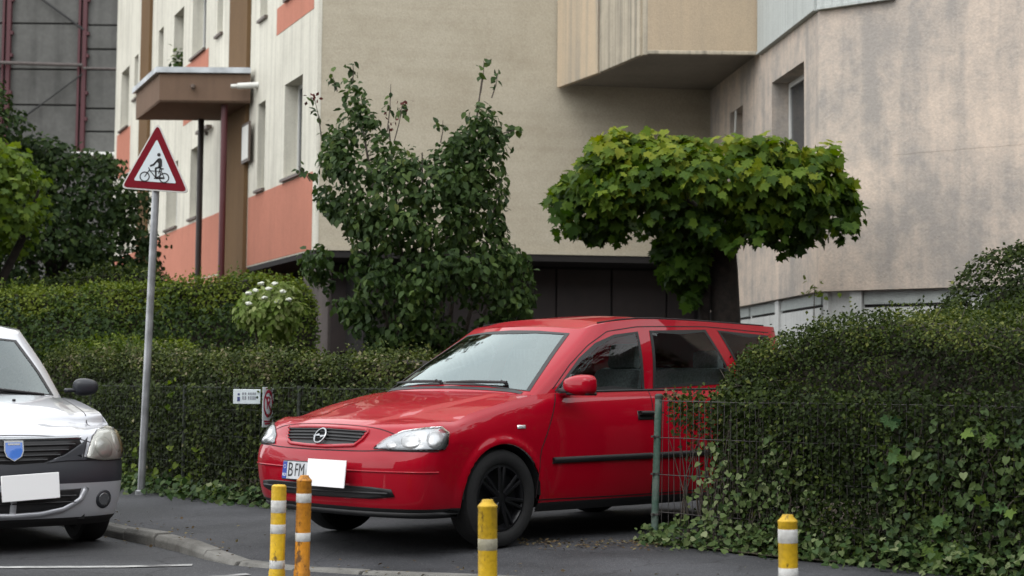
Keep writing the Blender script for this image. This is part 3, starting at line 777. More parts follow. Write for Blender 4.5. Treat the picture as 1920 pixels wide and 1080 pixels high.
    def decal(self, name, outline, d, mat, off=.003, bulge=0.0, rings=7, parent=None, hole=0.0, step=.03, edge=True):
        """outline: 3-D points near the surface; laid on it along direction d; hole > 0 keeps only a border of that width"""
        P = resample(outline, step); c = P.mean(0); k = len(P)
        if hole > 0:
            sc = [1.0, .5, 0.0]
            dist = np.linalg.norm(P - c, axis=1, keepdims=True)
            lay = [c + (P - c) * (1 - hole * (1 - t) / dist) for t in sc]
        else:
            sc = [1 - i / rings for i in range(rings)]
            lay = [c + (P - c) * t for t in sc]
        v = []; nrm = []; f = []
        for li, (t, Lp) in enumerate(zip(sc, lay)):
            for p in Lp:
                h, n = self.hit(p, d); b = bulge * (1 - t ** 3) if hole <= 0 else 0
                v.append(h + n * (off + b)); nrm.append(n)
        for i in range(len(lay) - 1):
            for j in range(k): f.append((i * k + j, i * k + (j + 1) % k, (i + 1) * k + (j + 1) % k, (i + 1) * k + j))
        if hole <= 0:
            h, n = self.hit(c, d); v.append(h + n * (off + bulge)); ci = len(v) - 1
            for j in range(k): f.append(((len(lay) - 1) * k + j, (len(lay) - 1) * k + (j + 1) % k, ci))
        if edge:      # turned-down rim so that it has thickness
            b = len(v)
            for j in range(k): v.append(v[j] - nrm[j] * (off + .004))
            for j in range(k): f.append((b + j, b + (j + 1) % k, (j + 1) % k, j))
        # consistent winding
        a, b2, c2 = (Vector(v[i]) for i in f[0][:3])
        if (b2 - a).cross(c2 - a).dot(nrm[0]) < 0: f = [tuple(reversed(q)) for q in f]
        return self.part(name, [tuple(p) for p in v], f, mat, True, None, parent)
    def strip(self, name, path, d, mat, w=.006, off=.0012, parent=None, h=0.0, step=.02, nomesh=None):
        """thin strip along an open path on the surface"""
        P = np.array(path, float); dd = np.concatenate([[0], np.cumsum(np.linalg.norm(np.diff(P, axis=0), axis=1))])
        m = max(2, int(dd[-1] / step) + 1); u = np.linspace(0, dd[-1], m); P = np.stack([np.interp(u, dd, P[:, k]) for k in range(3)], 1)
        hs = [self.hit(p, d) for p in P]; v = []; f = []
        for i in range(m):
            t = (hs[min(i + 1, m - 1)][0] - hs[max(i - 1, 0)][0]).normalized(); n = hs[i][1]; s = t.cross(n).normalized() * w / 2; b = hs[i][0]
            if h > 0: v += [b - s - n * .004, b - s * .8 + n * h, b + s * .8 + n * h, b + s - n * .004]
            else: v += [b - s + n * off, b + s + n * off]
        k = 4 if h > 0 else 2
        for i in range(m - 1):
            for j in range(k - 1): f.append((i * k + j, i * k + j + 1, (i + 1) * k + j + 1, (i + 1) * k + j))
        if h > 0: f.append((0, 1, 2, 3)); f.append(tuple((m - 1) * k + j for j in (3, 2, 1, 0)))
        v = [tuple(p) for p in v]
        if nomesh is not None: nomesh.add(v, f); return None
        return self.part(name, v, f, mat, h > 0, None, parent)
    def wheel(self, x, y, rad, wid, spokes, mats, turn=0.0, rimr=.205):
        sgn = 1 if y > 0 else -1
        w = empty("wheel", (0, 0, 0)); w.parent = self.root; w.location = (x, y, rad); w.rotation_euler = (0, 0, turn)
        M = Matrix.Rotation(-sgn * math.pi / 2, 3, 'X')        # +Z of the lathe points outwards
        h = wid / 2
        t = MB(); prof = [(rimr, -h * .7), (rimr + .02, -h * .95), (rad - .03, -h), (rad - .008, -h * .85), (rad, -h * .6), (rad, h * .6), (rad - .008, h * .85), (rad - .03, h * 1.0), (rimr + .035, h * .98), (rimr + .012, h * .9), (rimr, h * .72)]
        t.lathe(prof, 48, M=M); t.f = [q for q in t.f if len(q) == 4]
        t.build("tyre", mats[0], w, False, True)
        r = MB(); r.lathe([(rimr + .004, -h * .6), (rimr + .004, h * .80), (rimr - .012, h * .84), (rimr - .022, h * .7), (rimr - .03, h * .35), (.02, h * .35)], 40, M=M)
        for s in range(spokes):
            a = 2 * math.pi * s / spokes + .2
            for da in (-.12, .12):
                ca, sa = math.cos(a + da), math.sin(a + da)
                p0 = M @ Vector((ca * .035, sa * .035, h * .72)); p1 = M @ Vector((ca * (rimr - .012), sa * (rimr - .012), h * .82))
                r.tube([p0, (p0 + p1) / 2 + M @ Vector((0, 0, .006)), p1], [.017, .013, .012], 6)
        r.build("rim", mats[1], w, False, True)
        c = MB(); c.lathe([(.05, h * .5), (.05, h * .78), (.042, h * .84), (.004, h * .86)], 20, M=M); c.build("hub_cap", mats[2], w, False, True)
        return w
M_red = plain("red_car_paint", (.33, .0008, .0115), .38, 0, .06, .7)
M_black = plain("black_plastic", (.012, .012, .013), .5)
M_gloss = plain("gloss_black", (.008, .008, .009), .12)
M_tyre = plain("tyre_rubber", (.0075, .0075, .0078), .85, var=.3, scale=40, bump=.2)
M_rim = plain("dark_wheel_trim", (.010, .010, .012), .3, .3)
M_under = plain("underbody", (.006, .006, .006), .9)
M_gap = plain("panel_gap", (.01, .002, .003), .8)
M_chrome = plain("chrome", (.34, .35, .36), .25, 1.0)
M_lens = plain("lamp_reflector", (.80, .81, .82), .25, .45, .5, 1.0)
M_lamp_dark = plain("lamp_housing", (.42, .44, .46), .28, .5)
M_mirror = plain("mirror_glass", (.5, .52, .55), .03, 1.0)
M_seat = plain("seat_cloth", (.22, .23, .235), .95, var=.3, scale=60)
M_white = plain("white_plate", (.86, .86, .86), .4)
M_blue = plain("plate_blue", (.015, .05, .30), .4)
M_ink = plain("black_ink", (.01, .01, .01), .5)
def glass_mat(name, tint, ior=1.6, refl=(1, 1, 1)):
    m, nt, b = new_mat(name)
    b.inputs["Base Color"].default_value = (.01, .012, .012, 1); b.inputs["Roughness"].default_value = .02; b.inputs["IOR"].default_value = 1.52
    t = nt.nodes.new("ShaderNodeBsdfTransparent"); t.inputs["Color"].default_value = (*tint, 1)
    g = nt.nodes.new("ShaderNodeBsdfGlossy"); g.inputs["Roughness"].default_value = .02
    fr = nt.nodes.new("ShaderNodeFresnel"); fr.inputs["IOR"].default_value = ior; g.inputs["Color"].default_value = (*refl, 1)
    mx = nt.nodes.new("ShaderNodeMixShader")
    nt.links.new(fr.outputs[0], mx.inputs["Fac"]); nt.links.new(t.outputs[0], mx.inputs[1]); nt.links.new(g.outputs[0], mx.inputs[2])
    nt.links.new(mx.outputs[0], nt.nodes["Material Output"].inputs["Surface"])
    return m
M_glass = glass_mat("car_glass", (.84, .92, .90), 1.36)
M_screen = glass_mat("windscreen_glass", (.55, .60, .60), 2.4, (.86, 1.0, 1.0))

ASTRA = dict(
    FY=[0, .22, .44, .64, .80, .92, .98, 1.0], FD=[0, .006, .022, .052, .097, .152, .218, .33],
    SX=[.22, 0, -.34, -.7, -1.1, -1.45, -1.9, -2.35, -2.7, -3.05],
    levels=[(.20, .74, .775, -3.36, .92), (.26, .795, .815, -3.41, .96), (.36, .822, .838, -3.45, 1), (.485, .832, .852, -3.46, 1), (.56, .822, .856, -3.45, 1),
            (.63, .792, .856, -3.43, 1), (2.25, .768, .852, -3.42, 1.02), (2.55, .748, .838, -3.42, 1.04), (2.82, .730, .812, -3.42, 1.06), (3.0, .700, .772, -3.41, 1.08)],
    zsplit=.63, ztop_front=([0, .5, .8, .92, 1.0], [.754, .757, .766, .772, .785]), ztop_side=([-3.2, -1.4, -.6, -.34, 0, .22], [1.03, .99, .965, .945, .88, .825]), ztop_rear=1.03,
    taper=([-3.4, -2.6, -1.3, 0, .25], [.93, .985, 1.0, .99, .98]),
    wb=-2.606, wz=.305, arch=.338, flare=.014,
    panels=[("bumper", 0, 9, 1, 5), ("skirt", 0, 21, 0, 1), ("door", 10, 13, 1, 9), ("rear_door", 13, 15, 1, 9), ("tailgate", 19, 21, 5, 9)],
    mats=dict(body=M_red, bumper=M_red, skirt=M_black),
    hood_corner=5, hood_cowl=10, hood_center=[(.70, .752), (.60, .786), (.3, .858), (0, .908), (-.31, .965)], hood_field=([-.4, .7], [.60, .34]), hood_raise=.010,
    greenhouse=[[(-.255, 0, .962), (-.275, .40, .955), (-.335, .685, .94), (-.52, .757, .94), (-.95, .772, .955), (-1.5, .777, .965), (-2.2, .772, .985), (-2.9, .742, 1.0), (-3.25, .70, 1.01), (-3.40, .4, 1.02), (-3.42, 0, 1.02)],
                [(-.605, 0, 1.205), (-.635, .36, 1.20), (-.705, .622, 1.18), (-.87, .685, 1.2), (-1.15, .71, 1.215), (-1.55, .72, 1.225), (-2.2, .715, 1.235), (-2.85, .69, 1.24), (-3.22, .645, 1.24), (-3.36, .37, 1.24), (-3.38, 0, 1.24)],
                [(-.96, 0, 1.418), (-.985, .32, 1.412), (-1.04, .535, 1.40), (-1.16, .592, 1.432), (-1.38, .612, 1.462), (-1.7, .625, 1.485), (-2.2, .62, 1.49), (-2.8, .60, 1.485), (-3.23, .57, 1.482), (-3.37, .33, 1.487), (-3.39, 0, 1.487)]],
    roof_crown=([-3.3, -2.9, -2.0, -1.6, -1.2, -.96], [1.48, 1.503, 1.520, 1.518, 1.482, 1.42]),
    windscreen=[(-.69, .968), (-.35, .998), (0, 1.008), (.35, .998), (.69, .968), (.622, 1.12), (.505, 1.365), (.25, 1.385), (0, 1.392), (-.25, 1.385), (-.505, 1.365), (-.622, 1.12)],
    side_windows=[[(-.56, .972), (-.70, 1.075), (-.86, 1.195), (-1.05, 1.30), (-1.25, 1.362), (-1.50, 1.392), (-1.437, .985)],
                  [(-1.624, 1.402), (-2.283, 1.43), (-2.50, 1.04), (-1.53, .995)],
                  [(-2.43, 1.43), (-3.08, 1.41), (-3.14, 1.06), (-2.62, 1.04)]],
)
red = Car("red_car", ASTRA, "red estate car parked nose out across the driveway, black wheel trims", (-.6412, 10.6025, 0), 3.928773)

def mir(P): return [(x, -y, z) for x, y, z in P]

def car_common(car, sp, wheel_mats, spokes, rimr=.205):
    """wheels, wells, floor, glass, seats"""
    for x in (0, sp["wb"]):
        for y in (.745, -.745):
            car.wheel(x, y, sp["wz"], .195, spokes, wheel_mats, 0.0, rimr)
    for x in (0, sp["wb"]):
        for sy in (1, -1):
            w = MB()
            n = 20; r = sp["arch"]
            ring = [(x + r * math.cos(a), sp["wz"] + r * math.sin(a)) for a in np.linspace(.02, math.pi - .02, n)]
            v = []; f = []
            for (px, pz) in ring: v += [(px, sy * .845, pz), (px, sy * .45, pz)]
            for i in range(n - 1): f.append((2 * i, 2 * i + 1, 2 * i + 3, 2 * i + 2))
            b = len(v); v += [(px, sy * .45, pz) for px, pz in ring]; f.append(tuple(range(b, b + n)))
            w.add(v, f); w.build("wheel_well", M_under, car.root, False, False)
    u = MB(); u.box((-1.43, 0, .245), (3.9, 1.04, .09), ch=.02); u.box((-1.32, 0, .30), (1.9, 1.5, .08)); u.box((.45, 0, .24), (.5, 1.0, .06)); u.box((-3.05, 0, .33), (.55, 1.4, .1))
    u.build("underbody", M_under, car.root, False)
    h = MB(); h.box((-.02, 0, .52), (.9, .82, .5)); h.build("engine", M_under, car.root, False)
    # glass with its rubber seal
    for poly in sp["side_windows"]:
        for sy in (1, -1):
            P = [(x, sy * .75, z) for x, z in smooth_poly(poly, 3)] if False else [(x, sy * .75, z) for x, z in poly]
            car.decal("window_seal", P, (0, -sy, 0), M_black, .0025, hole=.03, edge=False)
            car.decal("side_window", P, (0, -sy, 0), M_glass, .001, rings=4, edge=False)
    W = [(-.5, y, z) for y, z in sp["windscreen"]]
    car.decal("windscreen_seal", W, (-1, 0, 0), M_black, .003, hole=.026, edge=False)
    car.decal("windscreen", W, (-1, 0, 0), sp.get("screen", M_screen), .001, rings=6, edge=False)
    # cabin
    d = MB(); d.box((sp["cowl_x"] - .22, 0, .88), (.42, 1.36, .20), ch=.05); d.box((sp["cowl_x"] - .42, .36, .93), (.2, .36, .12), ch=.04)
    d.build("dashboard", M_black, car.root, False, True)
    st = MB(); c = Vector((sp["cowl_x"] - .62, .36, .90)); ring = []
    for i in range(25):
        a = 2 * math.pi * i / 24; ring.append(c + Vector((math.sin(a) * .075, math.cos(a) * .185, math.sin(a) * .165)))
    st.tube(ring, .014, 8); st.tube([c + Vector((0, -.18, 0)), c, c + Vector((0, .18, 0))], .018, 6); st.tube([c, c + Vector((.22, 0, -.1))], .03, 8)
    st.build("steering_wheel", M_black, car.root, False, True)
    zt_ = sp['roof_crown'][1][-1]; q = MB(); q.box((sp['cowl_x'] - .68, 0, zt_ - .12), (.03, .22, .065), ch=.012); q.tube([(sp['cowl_x'] - .675, 0, zt_ - .10), (sp['cowl_x'] - .67, 0, zt_ - .045)], .01); q.build('rear_view_mirror', M_black, car.root, False, True)
    for y in (.37, -.37):
        q = MB(); q.box((-1.30, y, .52), (.52, .48, .18), ch=.06)
        q.box((-1.60, y, .84), (.16, .46, .60), ch=.06, M=Matrix.Rotation(R(-16), 3, 'Y'))
        q.build("seat", M_seat, car.root, False, True)
        q = MB(); q.box((-1.70, y, 1.22), (.10, .27, .19), ch=.04, M=Matrix.Rotation(R(-12), 3, 'Y')); q.tube([(-1.69, y - .06, 1.05), (-1.69, y - .06, 1.2)], .008); q.tube([(-1.69, y + .06, 1.05), (-1.69, y + .06, 1.2)], .008)
        q.build("headrest", M_seat, car.root, False, True)
    q = MB(); q.box((-2.25, 0, .52), (.5, 1.3, .2), ch=.06); q.box((-2.52, 0, .86), (.16, 1.3, .6), ch=.06, M=Matrix.Rotation(R(-14), 3, 'Y'))
    for y in (-.42, .42): q.box((-2.6, y, 1.2), (.09, .26, .17), ch=.04)
    q.build("rear_bench", M_seat, car.root, False, True)

ASTRA["cowl_x"] = -.36
car_common(red, ASTRA, (M_tyre, M_rim, M_rim), 7, .205)

# lamps
lampP = [(.742, .478, .618), (.70, .549, .678), (.64, .631, .722), (.56, .745, .742), (.485, .80, .748), (.455, .83, .715), (.477, .845, .645), (.50, .84, .618), (.626, .776, .612), (.698, .642, .612)]
for sy in (1, -1):
    P = [(x, sy * y, z) for x, y, z in lampP]; d = (-.72, -.69 * sy, 0)
    o = red.decal("headlight", P, d, M_lamp_dark, .002, 0.0, rings=6)
    c = np.mean(np.array(P), 0)
    def blob(cx, k, nm, m, b): red.decal(nm, [tuple(np.array(cx) + np.array([-(.69) * math.cos(a) * k[0] * 1, .72 * math.cos(a) * k[0] * sy, math.sin(a) * k[1]])) for a in np.linspace(0, 2 * math.pi, 18)[:-1]], d, m, .003, b, 4, parent=o, step=.05)
    blob((.62, .68 * sy, .665), (.062, .045), "reflector", M_lens, .010)
    blob((.525, .79 * sy, .678), (.050, .055), "reflector", M_lens, .010)
    blob((.69, .585 * sy, .640), (.034, .022), "reflector", M_lens, .006)
    red.decal("lamp_cover", P, d, glass_mat("lamp_cover_glass", (.95, .95, .95)) if sy == 1 else bpy.data.materials["lamp_cover_glass"], .012, .012, rings=6, parent=o)
    red.strip("lamp_gap", P + P[:1], d, M_gap, .008, .0018, parent=o)
# grille with slats, frame and emblem
gr = [(.72, -.40, .722), (.74, -.2, .731), (.74, 0, .734), (.74, .2, .731), (.72, .392, .722), (.735, .372, .672), (.75, .335, .630), (.76, .1, .618), (.76, -.1, .618), (.75, -.30, .625), (.735, -.37, .66)]
g = red.decal("grille", gr, (-1, 0, 0), M_black, .002, 0.0, rings=5)
for z, y in ((.712, .385), (.692, .375), (.672, .365), (.652, .345)):
    red.strip("grille_slat", [(.74, -y, z), (.75, 0, z + .008), (.74, y, z)], (-1, 0, 0), M_black, .009, 0, parent=g, h=.014)
red.strip("grille_surround", gr + gr[:1], (-1, 0, 0), M_red, .024, 0, parent=g, h=.011)
eh, en = red.hit((.75, 0, .672), (-1, 0, 0)); e0 = eh + en * .020
ez = Vector((0, 0, 1)); ez = (ez - en * ez.dot(en)).normalized(); ey = ez.cross(en)
em = MB(); em.tube([e0 + (ey * math.cos(a) + ez * math.sin(a)) * .050 for a in np.linspace(0, 2 * math.pi, 29)], .0065, 8, False)
em.prism([(-.066, -.004), (-.012, .014), (-.004, .002), (.066, .004), (.012, -.014), (.004, -.002)], e0 + en * .004, ey, ez, .010)
em.build("emblem", M_chrome, red.root, False, True)
# bumper: crease, lower intake, plate
gaps = MB()
red.strip("bumper_crease", [(.4, .85, .482), (.62, .75, .482), (.83, .45, .481), (.84, 0, .479), (.83, -.45, .481), (.62, -.75, .482), (.4, -.85, .482)], (-1, 0, 0), M_red, .010, 0, h=.005)
red.strip("", [(.42, .85, .606), (.62, .76, .606), (.74, .55, .606), (.77, .42, .600), (.775, .3, .598), (.78, 0, .596), (.775, -.3, .598), (.77, -.42, .600), (.74, -.55, .606), (.62, -.76, .606), (.42, -.85, .606)], (-1, 0, 0), M_gap, .007, nomesh=gaps)
for sy in (1, -1):
    dd = (0, -sy, 0)
    red.strip("", [(-.54, .8 * sy, .955), (-.50, .81 * sy, .90), (-.414, .84 * sy, .745), (-.335, .85 * sy, .60), (-.31, .855 * sy, .45), (-.315, .84 * sy, .29)], dd, M_gap, .008, nomesh=gaps)
    red.strip("", [(-1.47, .78 * sy, .985), (-1.455, .84 * sy, .8), (-1.45, .855 * sy, .6), (-1.45, .84 * sy, .28)], dd, M_gap, .008, nomesh=gaps)
    red.strip("", [(-2.49, .78 * sy, 1.0), (-2.45, .84 * sy, .8), (-2.33, .855 * sy, .62)], dd, M_gap, .008, nomesh=gaps)
    red.strip("", [(-.32, .83 * sy, .28), (-1.0, .83 * sy, .275), (-1.45, .83 * sy, .275), (-2.2, .83 * sy, .28)], dd, M_gap, .008, nomesh=gaps)
    red.strip("", [(-.55, .74 * sy, .985), (-.76, .69 * sy, 1.145), (-.98, .65 * sy, 1.28), (-1.2, .64 * sy, 1.385), (-1.5, .64 * sy, 1.425), (-2.3, .63 * sy, 1.452), (-3.1, .6 * sy, 1.43)], (0, -sy, -.25), M_gap, .007, nomesh=gaps)
red.strip("", [(.70, y, .755) for y in np.linspace(-.62, .62, 30)], (-.45, 0, -1), M_gap, .006, nomesh=gaps)
gaps.build("panel_gap", M_gap, red.root, False)
red.decal("lower_intake", [(.8, -.50, .385), (.8, 0, .388), (.8, .50, .388), (.76, .64, .378), (.75, .655, .335), (.78, .5, .318), (.8, 0, .312), (.78, -.5, .316), (.76, -.62, .335), (.76, -.62, .375)], (-1, 0, 0), M_black, .008, rings=6)
red.strip("intake_bar", [(.76, -.6, .350), (.83, 0, .349), (.76, .62, .354)], (-1, 0, 0), M_black, .012, 0, h=.016)
red.strip("chin_spoiler", [(.42, -.83, .228), (.62, -.72, .226), (.78, -.4, .224), (.80, 0, .224), (.78, .4, .224), (.62, .72, .226), (.42, .83, .228)], (-1, 0, 0), M_black, .035, 0, h=.014)
M_red_dark = M_red
pc = Vector((.868, .01, .462)); pa = Vector((0, 1, 0)); pz = Vector((-.10, 0, 1)).normalized(); pn = pa.cross(pz)
pm = Matrix((pn, pa, pz)).transposed()
pl = MB(); pl.box(pc, (.012, .53, .122), ch=.004, M=pm); po = pl.build("number_plate", M_black, red.root, False, True)
q = MB(); q.box(pc + pn * .008, (.004, .515, .108), ch=.001, M=pm); q.build("plate_face", plain("dirty_plate", (.50, .52, .54), .5, var=.2), po, False)
po.matrix_parent_inverse = Matrix.Identity(4)
q = MB(); q.box(pc + pn * .0105 - pa * .236, (.002, .042, .106), M=pm); q.build("country_band", M_blue, po, False)
q = MB()
for i in range(8):
    a = 2 * math.pi * i / 8; q.box(pc + pn * .012 - pa * (.236 + .011 * math.cos(a)) + pz * (.022 + .011 * math.sin(a)), (.001, .0035, .0035), M=pm)
put_text(q, "RO", .026, pc + pn * .0118 - pa * .236 - pz * .030, pa, pz)
q.build("country_code", M_white, po, False)
q = MB(); put_text(q, "B", .125, pc + pn * .0105 - pa * .178, pa, pz, .8); put_text(q, "FM", .115, pc + pn * .0105 - pa * .085, pa, pz, .72); q.build("plate_lettering", M_ink, po, False)
q = MB(); q.box(pc + pn * .018 + pa * .188 - pz * .004, (.006, .372, .166), ch=.001, M=pm); q.build("blank_cover", M_white, po, False)
# side trim
for sy in (1, -1):
    dd = (0, -sy, 0)
    red.strip("side_moulding", [(-.44, .85 * sy, .528), (-.6, .855 * sy, .530), (-1.42, .855 * sy, .537)], dd, M_black, .042, 0, h=.013)
    red.strip("side_moulding", [(-1.48, .855 * sy, .538), (-2.15, .855 * sy, .545), (-2.25, .855 * sy, .546)], dd, M_black, .042, 0, h=.013)
    red.decal("side_repeater", [(-.128, .836 * sy, .757), (-.199, .838 * sy, .757), (-.195, .841 * sy, .735), (-.125, .84 * sy, .735)], dd, M_lens, .004, .004, 3)
    for x0 in (-1.375, -2.33):
        hd = red.decal("door_handle", [(x0 + .085, .835 * sy, .842), (x0 - .085, .835 * sy, .842), (x0 - .085, .845 * sy, .782), (x0 + .085, .845 * sy, .780)], dd, M_black, .003, 0, 3)
        red.strip("grip", [(x0 + .08, .84 * sy, .825), (x0 - .08, .84 * sy, .825)], dd, M_black, .030, 0, parent=hd, h=.030)
    # waist seal
    red.strip("waist_seal", [(-.56, .78 * sy, .968), (-.95, .78 * sy, .975), (-1.47, .78 * sy, .985), (-2.5, .77 * sy, 1.0)], (0, -sy, -.3), M_black, .016, 0, h=.006)
    # door mirror
    m = empty("door_mirror"); m.parent = red.root; m.location = (-.60, .80, .975) if sy == 1 else (-.84, -.74, .93)
    b = bmesh.new(); bmesh.ops.create_uvsphere(b, u_segments=24, v_segments=14, radius=1.0)
    for vv in b.verts:
        x, y, z = vv.co
        ex = .75 if x < 0 else 1.0
        sx = math.copysign(abs(x) ** .8, x); sy2 = math.copysign(abs(y) ** .55, y); sz = math.copysign(abs(z) ** .55, z)
        taper = 1 - .34 * max(0, sy2 * -1)
        vv.co = (sx * .085 * (1 if x > 0 else .35) + .0, sy * (.150 + sy2 * .125), .038 + sz * .068 * taper)
    me = bpy.data.meshes.new("mirror_shell"); b.to_mesh(me); b.free(); me.materials.append(M_red); me.polygons.foreach_set("use_smooth", [True] * len(me.polygons))
    ms = bpy.data.objects.new("mirror_shell", me); COL.objects.link(ms); ms.parent = m
    q = MB(); q.box((-.028, .15 * sy, .036), (.006, .17, .09), ch=.002); q.build("mirror_glass", M_mirror, m, False)
    q = MB(); q.box((.005, .03 * sy, .0), (.09, .1, .035), ch=.012); q.prism([(-.09, -.015), (.05, -.015), (-.07, .11)], (0, -.012 * sy, .0), (1, 0, 0), (0, 0, 1), .02); q.build("mirror_foot", M_black, m, False, True)
    q = MB(); q.box((.0, .15 * sy, -.018), (.10, .20, .022), ch=.01); q.build("mirror_trim", M_black, m, False, True)
# cowl and wipers
red.strip("cowl", [(-.29 - .10 * abs(y) ** 2, y, 1.0) for y in np.linspace(-.66, .66, 24)], (-.3, 0, -1), M_black, .03, .003)
for pts in ([(-.37, .50, 1.02), (-.325, .2, 1.03), (-.31, -.02, 1.03)], [(-.32, -.08, 1.03), (-.345, -.35, 1.02), (-.39, -.60, 1.0)]):
    hs = [red.hit(q, (-.5, 0, -1)) for q in pts]
    w = MB(); w.tube([h + n * .022 for h, n in hs], [.009, .011, .006], 6); w.tube([hs[0][0] + hs[0][1] * .005, hs[0][0] + hs[0][1] * .03 + Vector((0, -.05, 0))], .01, 6); w.build("wiper", M_black, red.root, False, True)
# roof rails, rear lamps, rear plate recess
for sy in (1, -1):
    w = MB(); hs = [red.hit((x, .565 * sy, 1.5), (0, 0, -1))[0] + Vector((0, 0, .004)) for x in np.linspace(-1.18, -3.1, 10)]
    w.tube(hs, .008, 6); w.build("roof_gutter", M_gap, red.root, False, True)
    red.decal("tail_lamp", [(-3.38, .70 * sy, 1.02), (-3.40, .60 * sy, 1.02), (-3.42, .62 * sy, .72), (-3.38, .78 * sy, .72)], (.9, -.44 * sy, 0), plain("tail_lamp_red", (.35, .01, .01), .15) if sy == 1 else bpy.data.materials["tail_lamp_red"], .004, .01, 4)
# ------------------------------------------------------------------ the silver saloon at the kerb
M_silver = plain("silver_car_paint", (.46, .47, .50), .28, .3, .5, 1.0)
M_bump = plain("dark_grey_bumper", (.020, .022, .028), .42)
M_silver_b = plain("silver_bumper_paint", (.36, .37, .39), .36, .2, .5, .5)
M_amber = plain("amber_lens", (.55, .42, .22), .2, .2, .5, 1.0)
M_badge = plain("badge_blue", (.02, .14, .55), .25, 0, .5, 1.0)
LOGAN = dict(
    FY=[0, .22, .44, .64, .80, .92, .98, 1.0], FD=[0, .010, .036, .080, .140, .215, .30, .42],
    SX=[.22, 0, -.40, -.75, -1.1, -1.45, -1.9, -2.35, -2.7, -3.05],
    levels=[(.17, .72, 0.768, -3.36, .92), (.225, .765, 0.802, -3.41, .96), (.33, .79, 0.824, -3.44, 1), (.45, .795, 0.838, -3.45, 1), (.53, .785, 0.844, -3.45, 1),
            (.61, .765, 0.844, -3.44, 1), (2.25, .755, 0.841, -3.43, 1.0), (2.55, .742, 0.828, -3.43, 1.0), (2.82, .722, 0.809, -3.42, 1.02), (3.0, .685, 0.773, -3.40, 1.04)],
    zsplit=.61, ztop_front=([0, .5, .8, .98, 1.0], [.77, .776, .805, .825, .83]), ztop_side=([-3.2, -1.4, -.6, -.40, 0, .22], [1.05, 1.015, 1.0, .99, .935, .895]), ztop_rear=1.03,
    taper=([-3.4, -2.6, -1.3, 0, .25], [.93, .985, 1.0, .995, .985]),
    wb=-2.63, wz=.30, arch=.335, flare=.012,
    panels=[("bumper", 0, 9, 1, 3), ("bumper_band", 0, 9, 3, 5), ("skirt", 0, 21, 0, 1), ("door", 10, 13, 1, 9), ("rear_door", 13, 15, 1, 9)],
    mats=dict(body=M_silver, bumper=M_silver_b, bumper_band=M_bump, skirt=M_under),
    hood_corner=5, hood_cowl=10, hood_center=[(.685, .77), (.58, .805), (.3, .89), (0, .968), (-.38, 1.025)], hood_field=([-.4, .7], [.62, .50]), hood_raise=.010,
    greenhouse=[[(-.38, 0, 1.02), (-.42, .42, 1.01), (-.52, .68, 0.995), (-.66, .765, 0.985), (-1.0, .787, 0.99), (-1.5, .79, 1.0), (-2.2, .785, 1.015), (-2.7, .75, 1.03), (-2.95, .68, 1.05), (-3.1, .4, 1.06), (-3.12, 0, 1.06)],
                [(-.70, 0, 1.27), (-.735, .37, 1.265), (-.81, .625, 1.245), (-.95, .70, 1.255), (-1.2, .722, 1.27), (-1.6, .728, 1.285), (-2.15, .72, 1.29), (-2.58, .68, 1.28), (-2.8, .62, 1.285), (-2.93, .37, 1.285), (-2.95, 0, 1.285)],
                [(-1.02, 0, 1.507), (-1.05, .32, 1.500), (-1.10, .535, 1.482), (-1.22, .60, 1.512), (-1.45, .62, 1.540), (-1.75, .63, 1.557), (-2.1, .62, 1.552), (-2.4, .585, 1.527), (-2.6, .53, 1.502), (-2.72, .32, 1.502), (-2.74, 0, 1.502)]],
    roof_crown=([-2.74, -2.4, -2.0, -1.6, -1.2, -1.02], [1.50, 1.545, 1.595, 1.605, 1.565, 1.50]),
    windscreen=[(-.66, 1.015), (-.35, 1.042), (0, 1.05), (.35, 1.042), (.66, 1.015), (.61, 1.188), (.515, 1.428), (.25, 1.45), (0, 1.458), (-.25, 1.45), (-.515, 1.428), (-.61, 1.188)],
    side_windows=[[(-.66, .985), (-.86, 1.12), (-1.08, 1.27), (-1.30, 1.385), (-1.54, 1.41), (-1.50, .995)], [(-1.62, 1.41), (-2.15, 1.41), (-2.5, 1.22), (-2.45, 1.02), (-1.60, .998)]],
    cowl_x=-.42, screen=glass_mat("saloon_windscreen", (.5, .55, .55), 1.95, (.9, 1, 1)),
)
sv = Car("silver_car", LOGAN, "silver saloon car with dark front bumper parked along the kerb", (-3.63, 11.02, -.115), R(-56.5))
car_common(sv, LOGAN, (M_tyre, M_rim, M_rim), 6, .19)
M_fog = plain("fog_lens", (.10, .105, .11), .12, .2, .5, 1.0)
M_lamp_s = plain("milky_lamp", (.62, .62, .57), .32, .25, .5, 1.0)
lp = [(.67, 0.477, 0.605), (.66, 0.520, 0.685), (.64, 0.573, 0.755), (.60, 0.649, 0.793), (.54, 0.726, 0.807), (.47, 0.783, 0.803), (.40, 0.812, 0.765), (.40, 0.821, 0.665), (.44, 0.821, 0.605), (.56, 0.754, 0.593), (.63, 0.630, 0.593)]
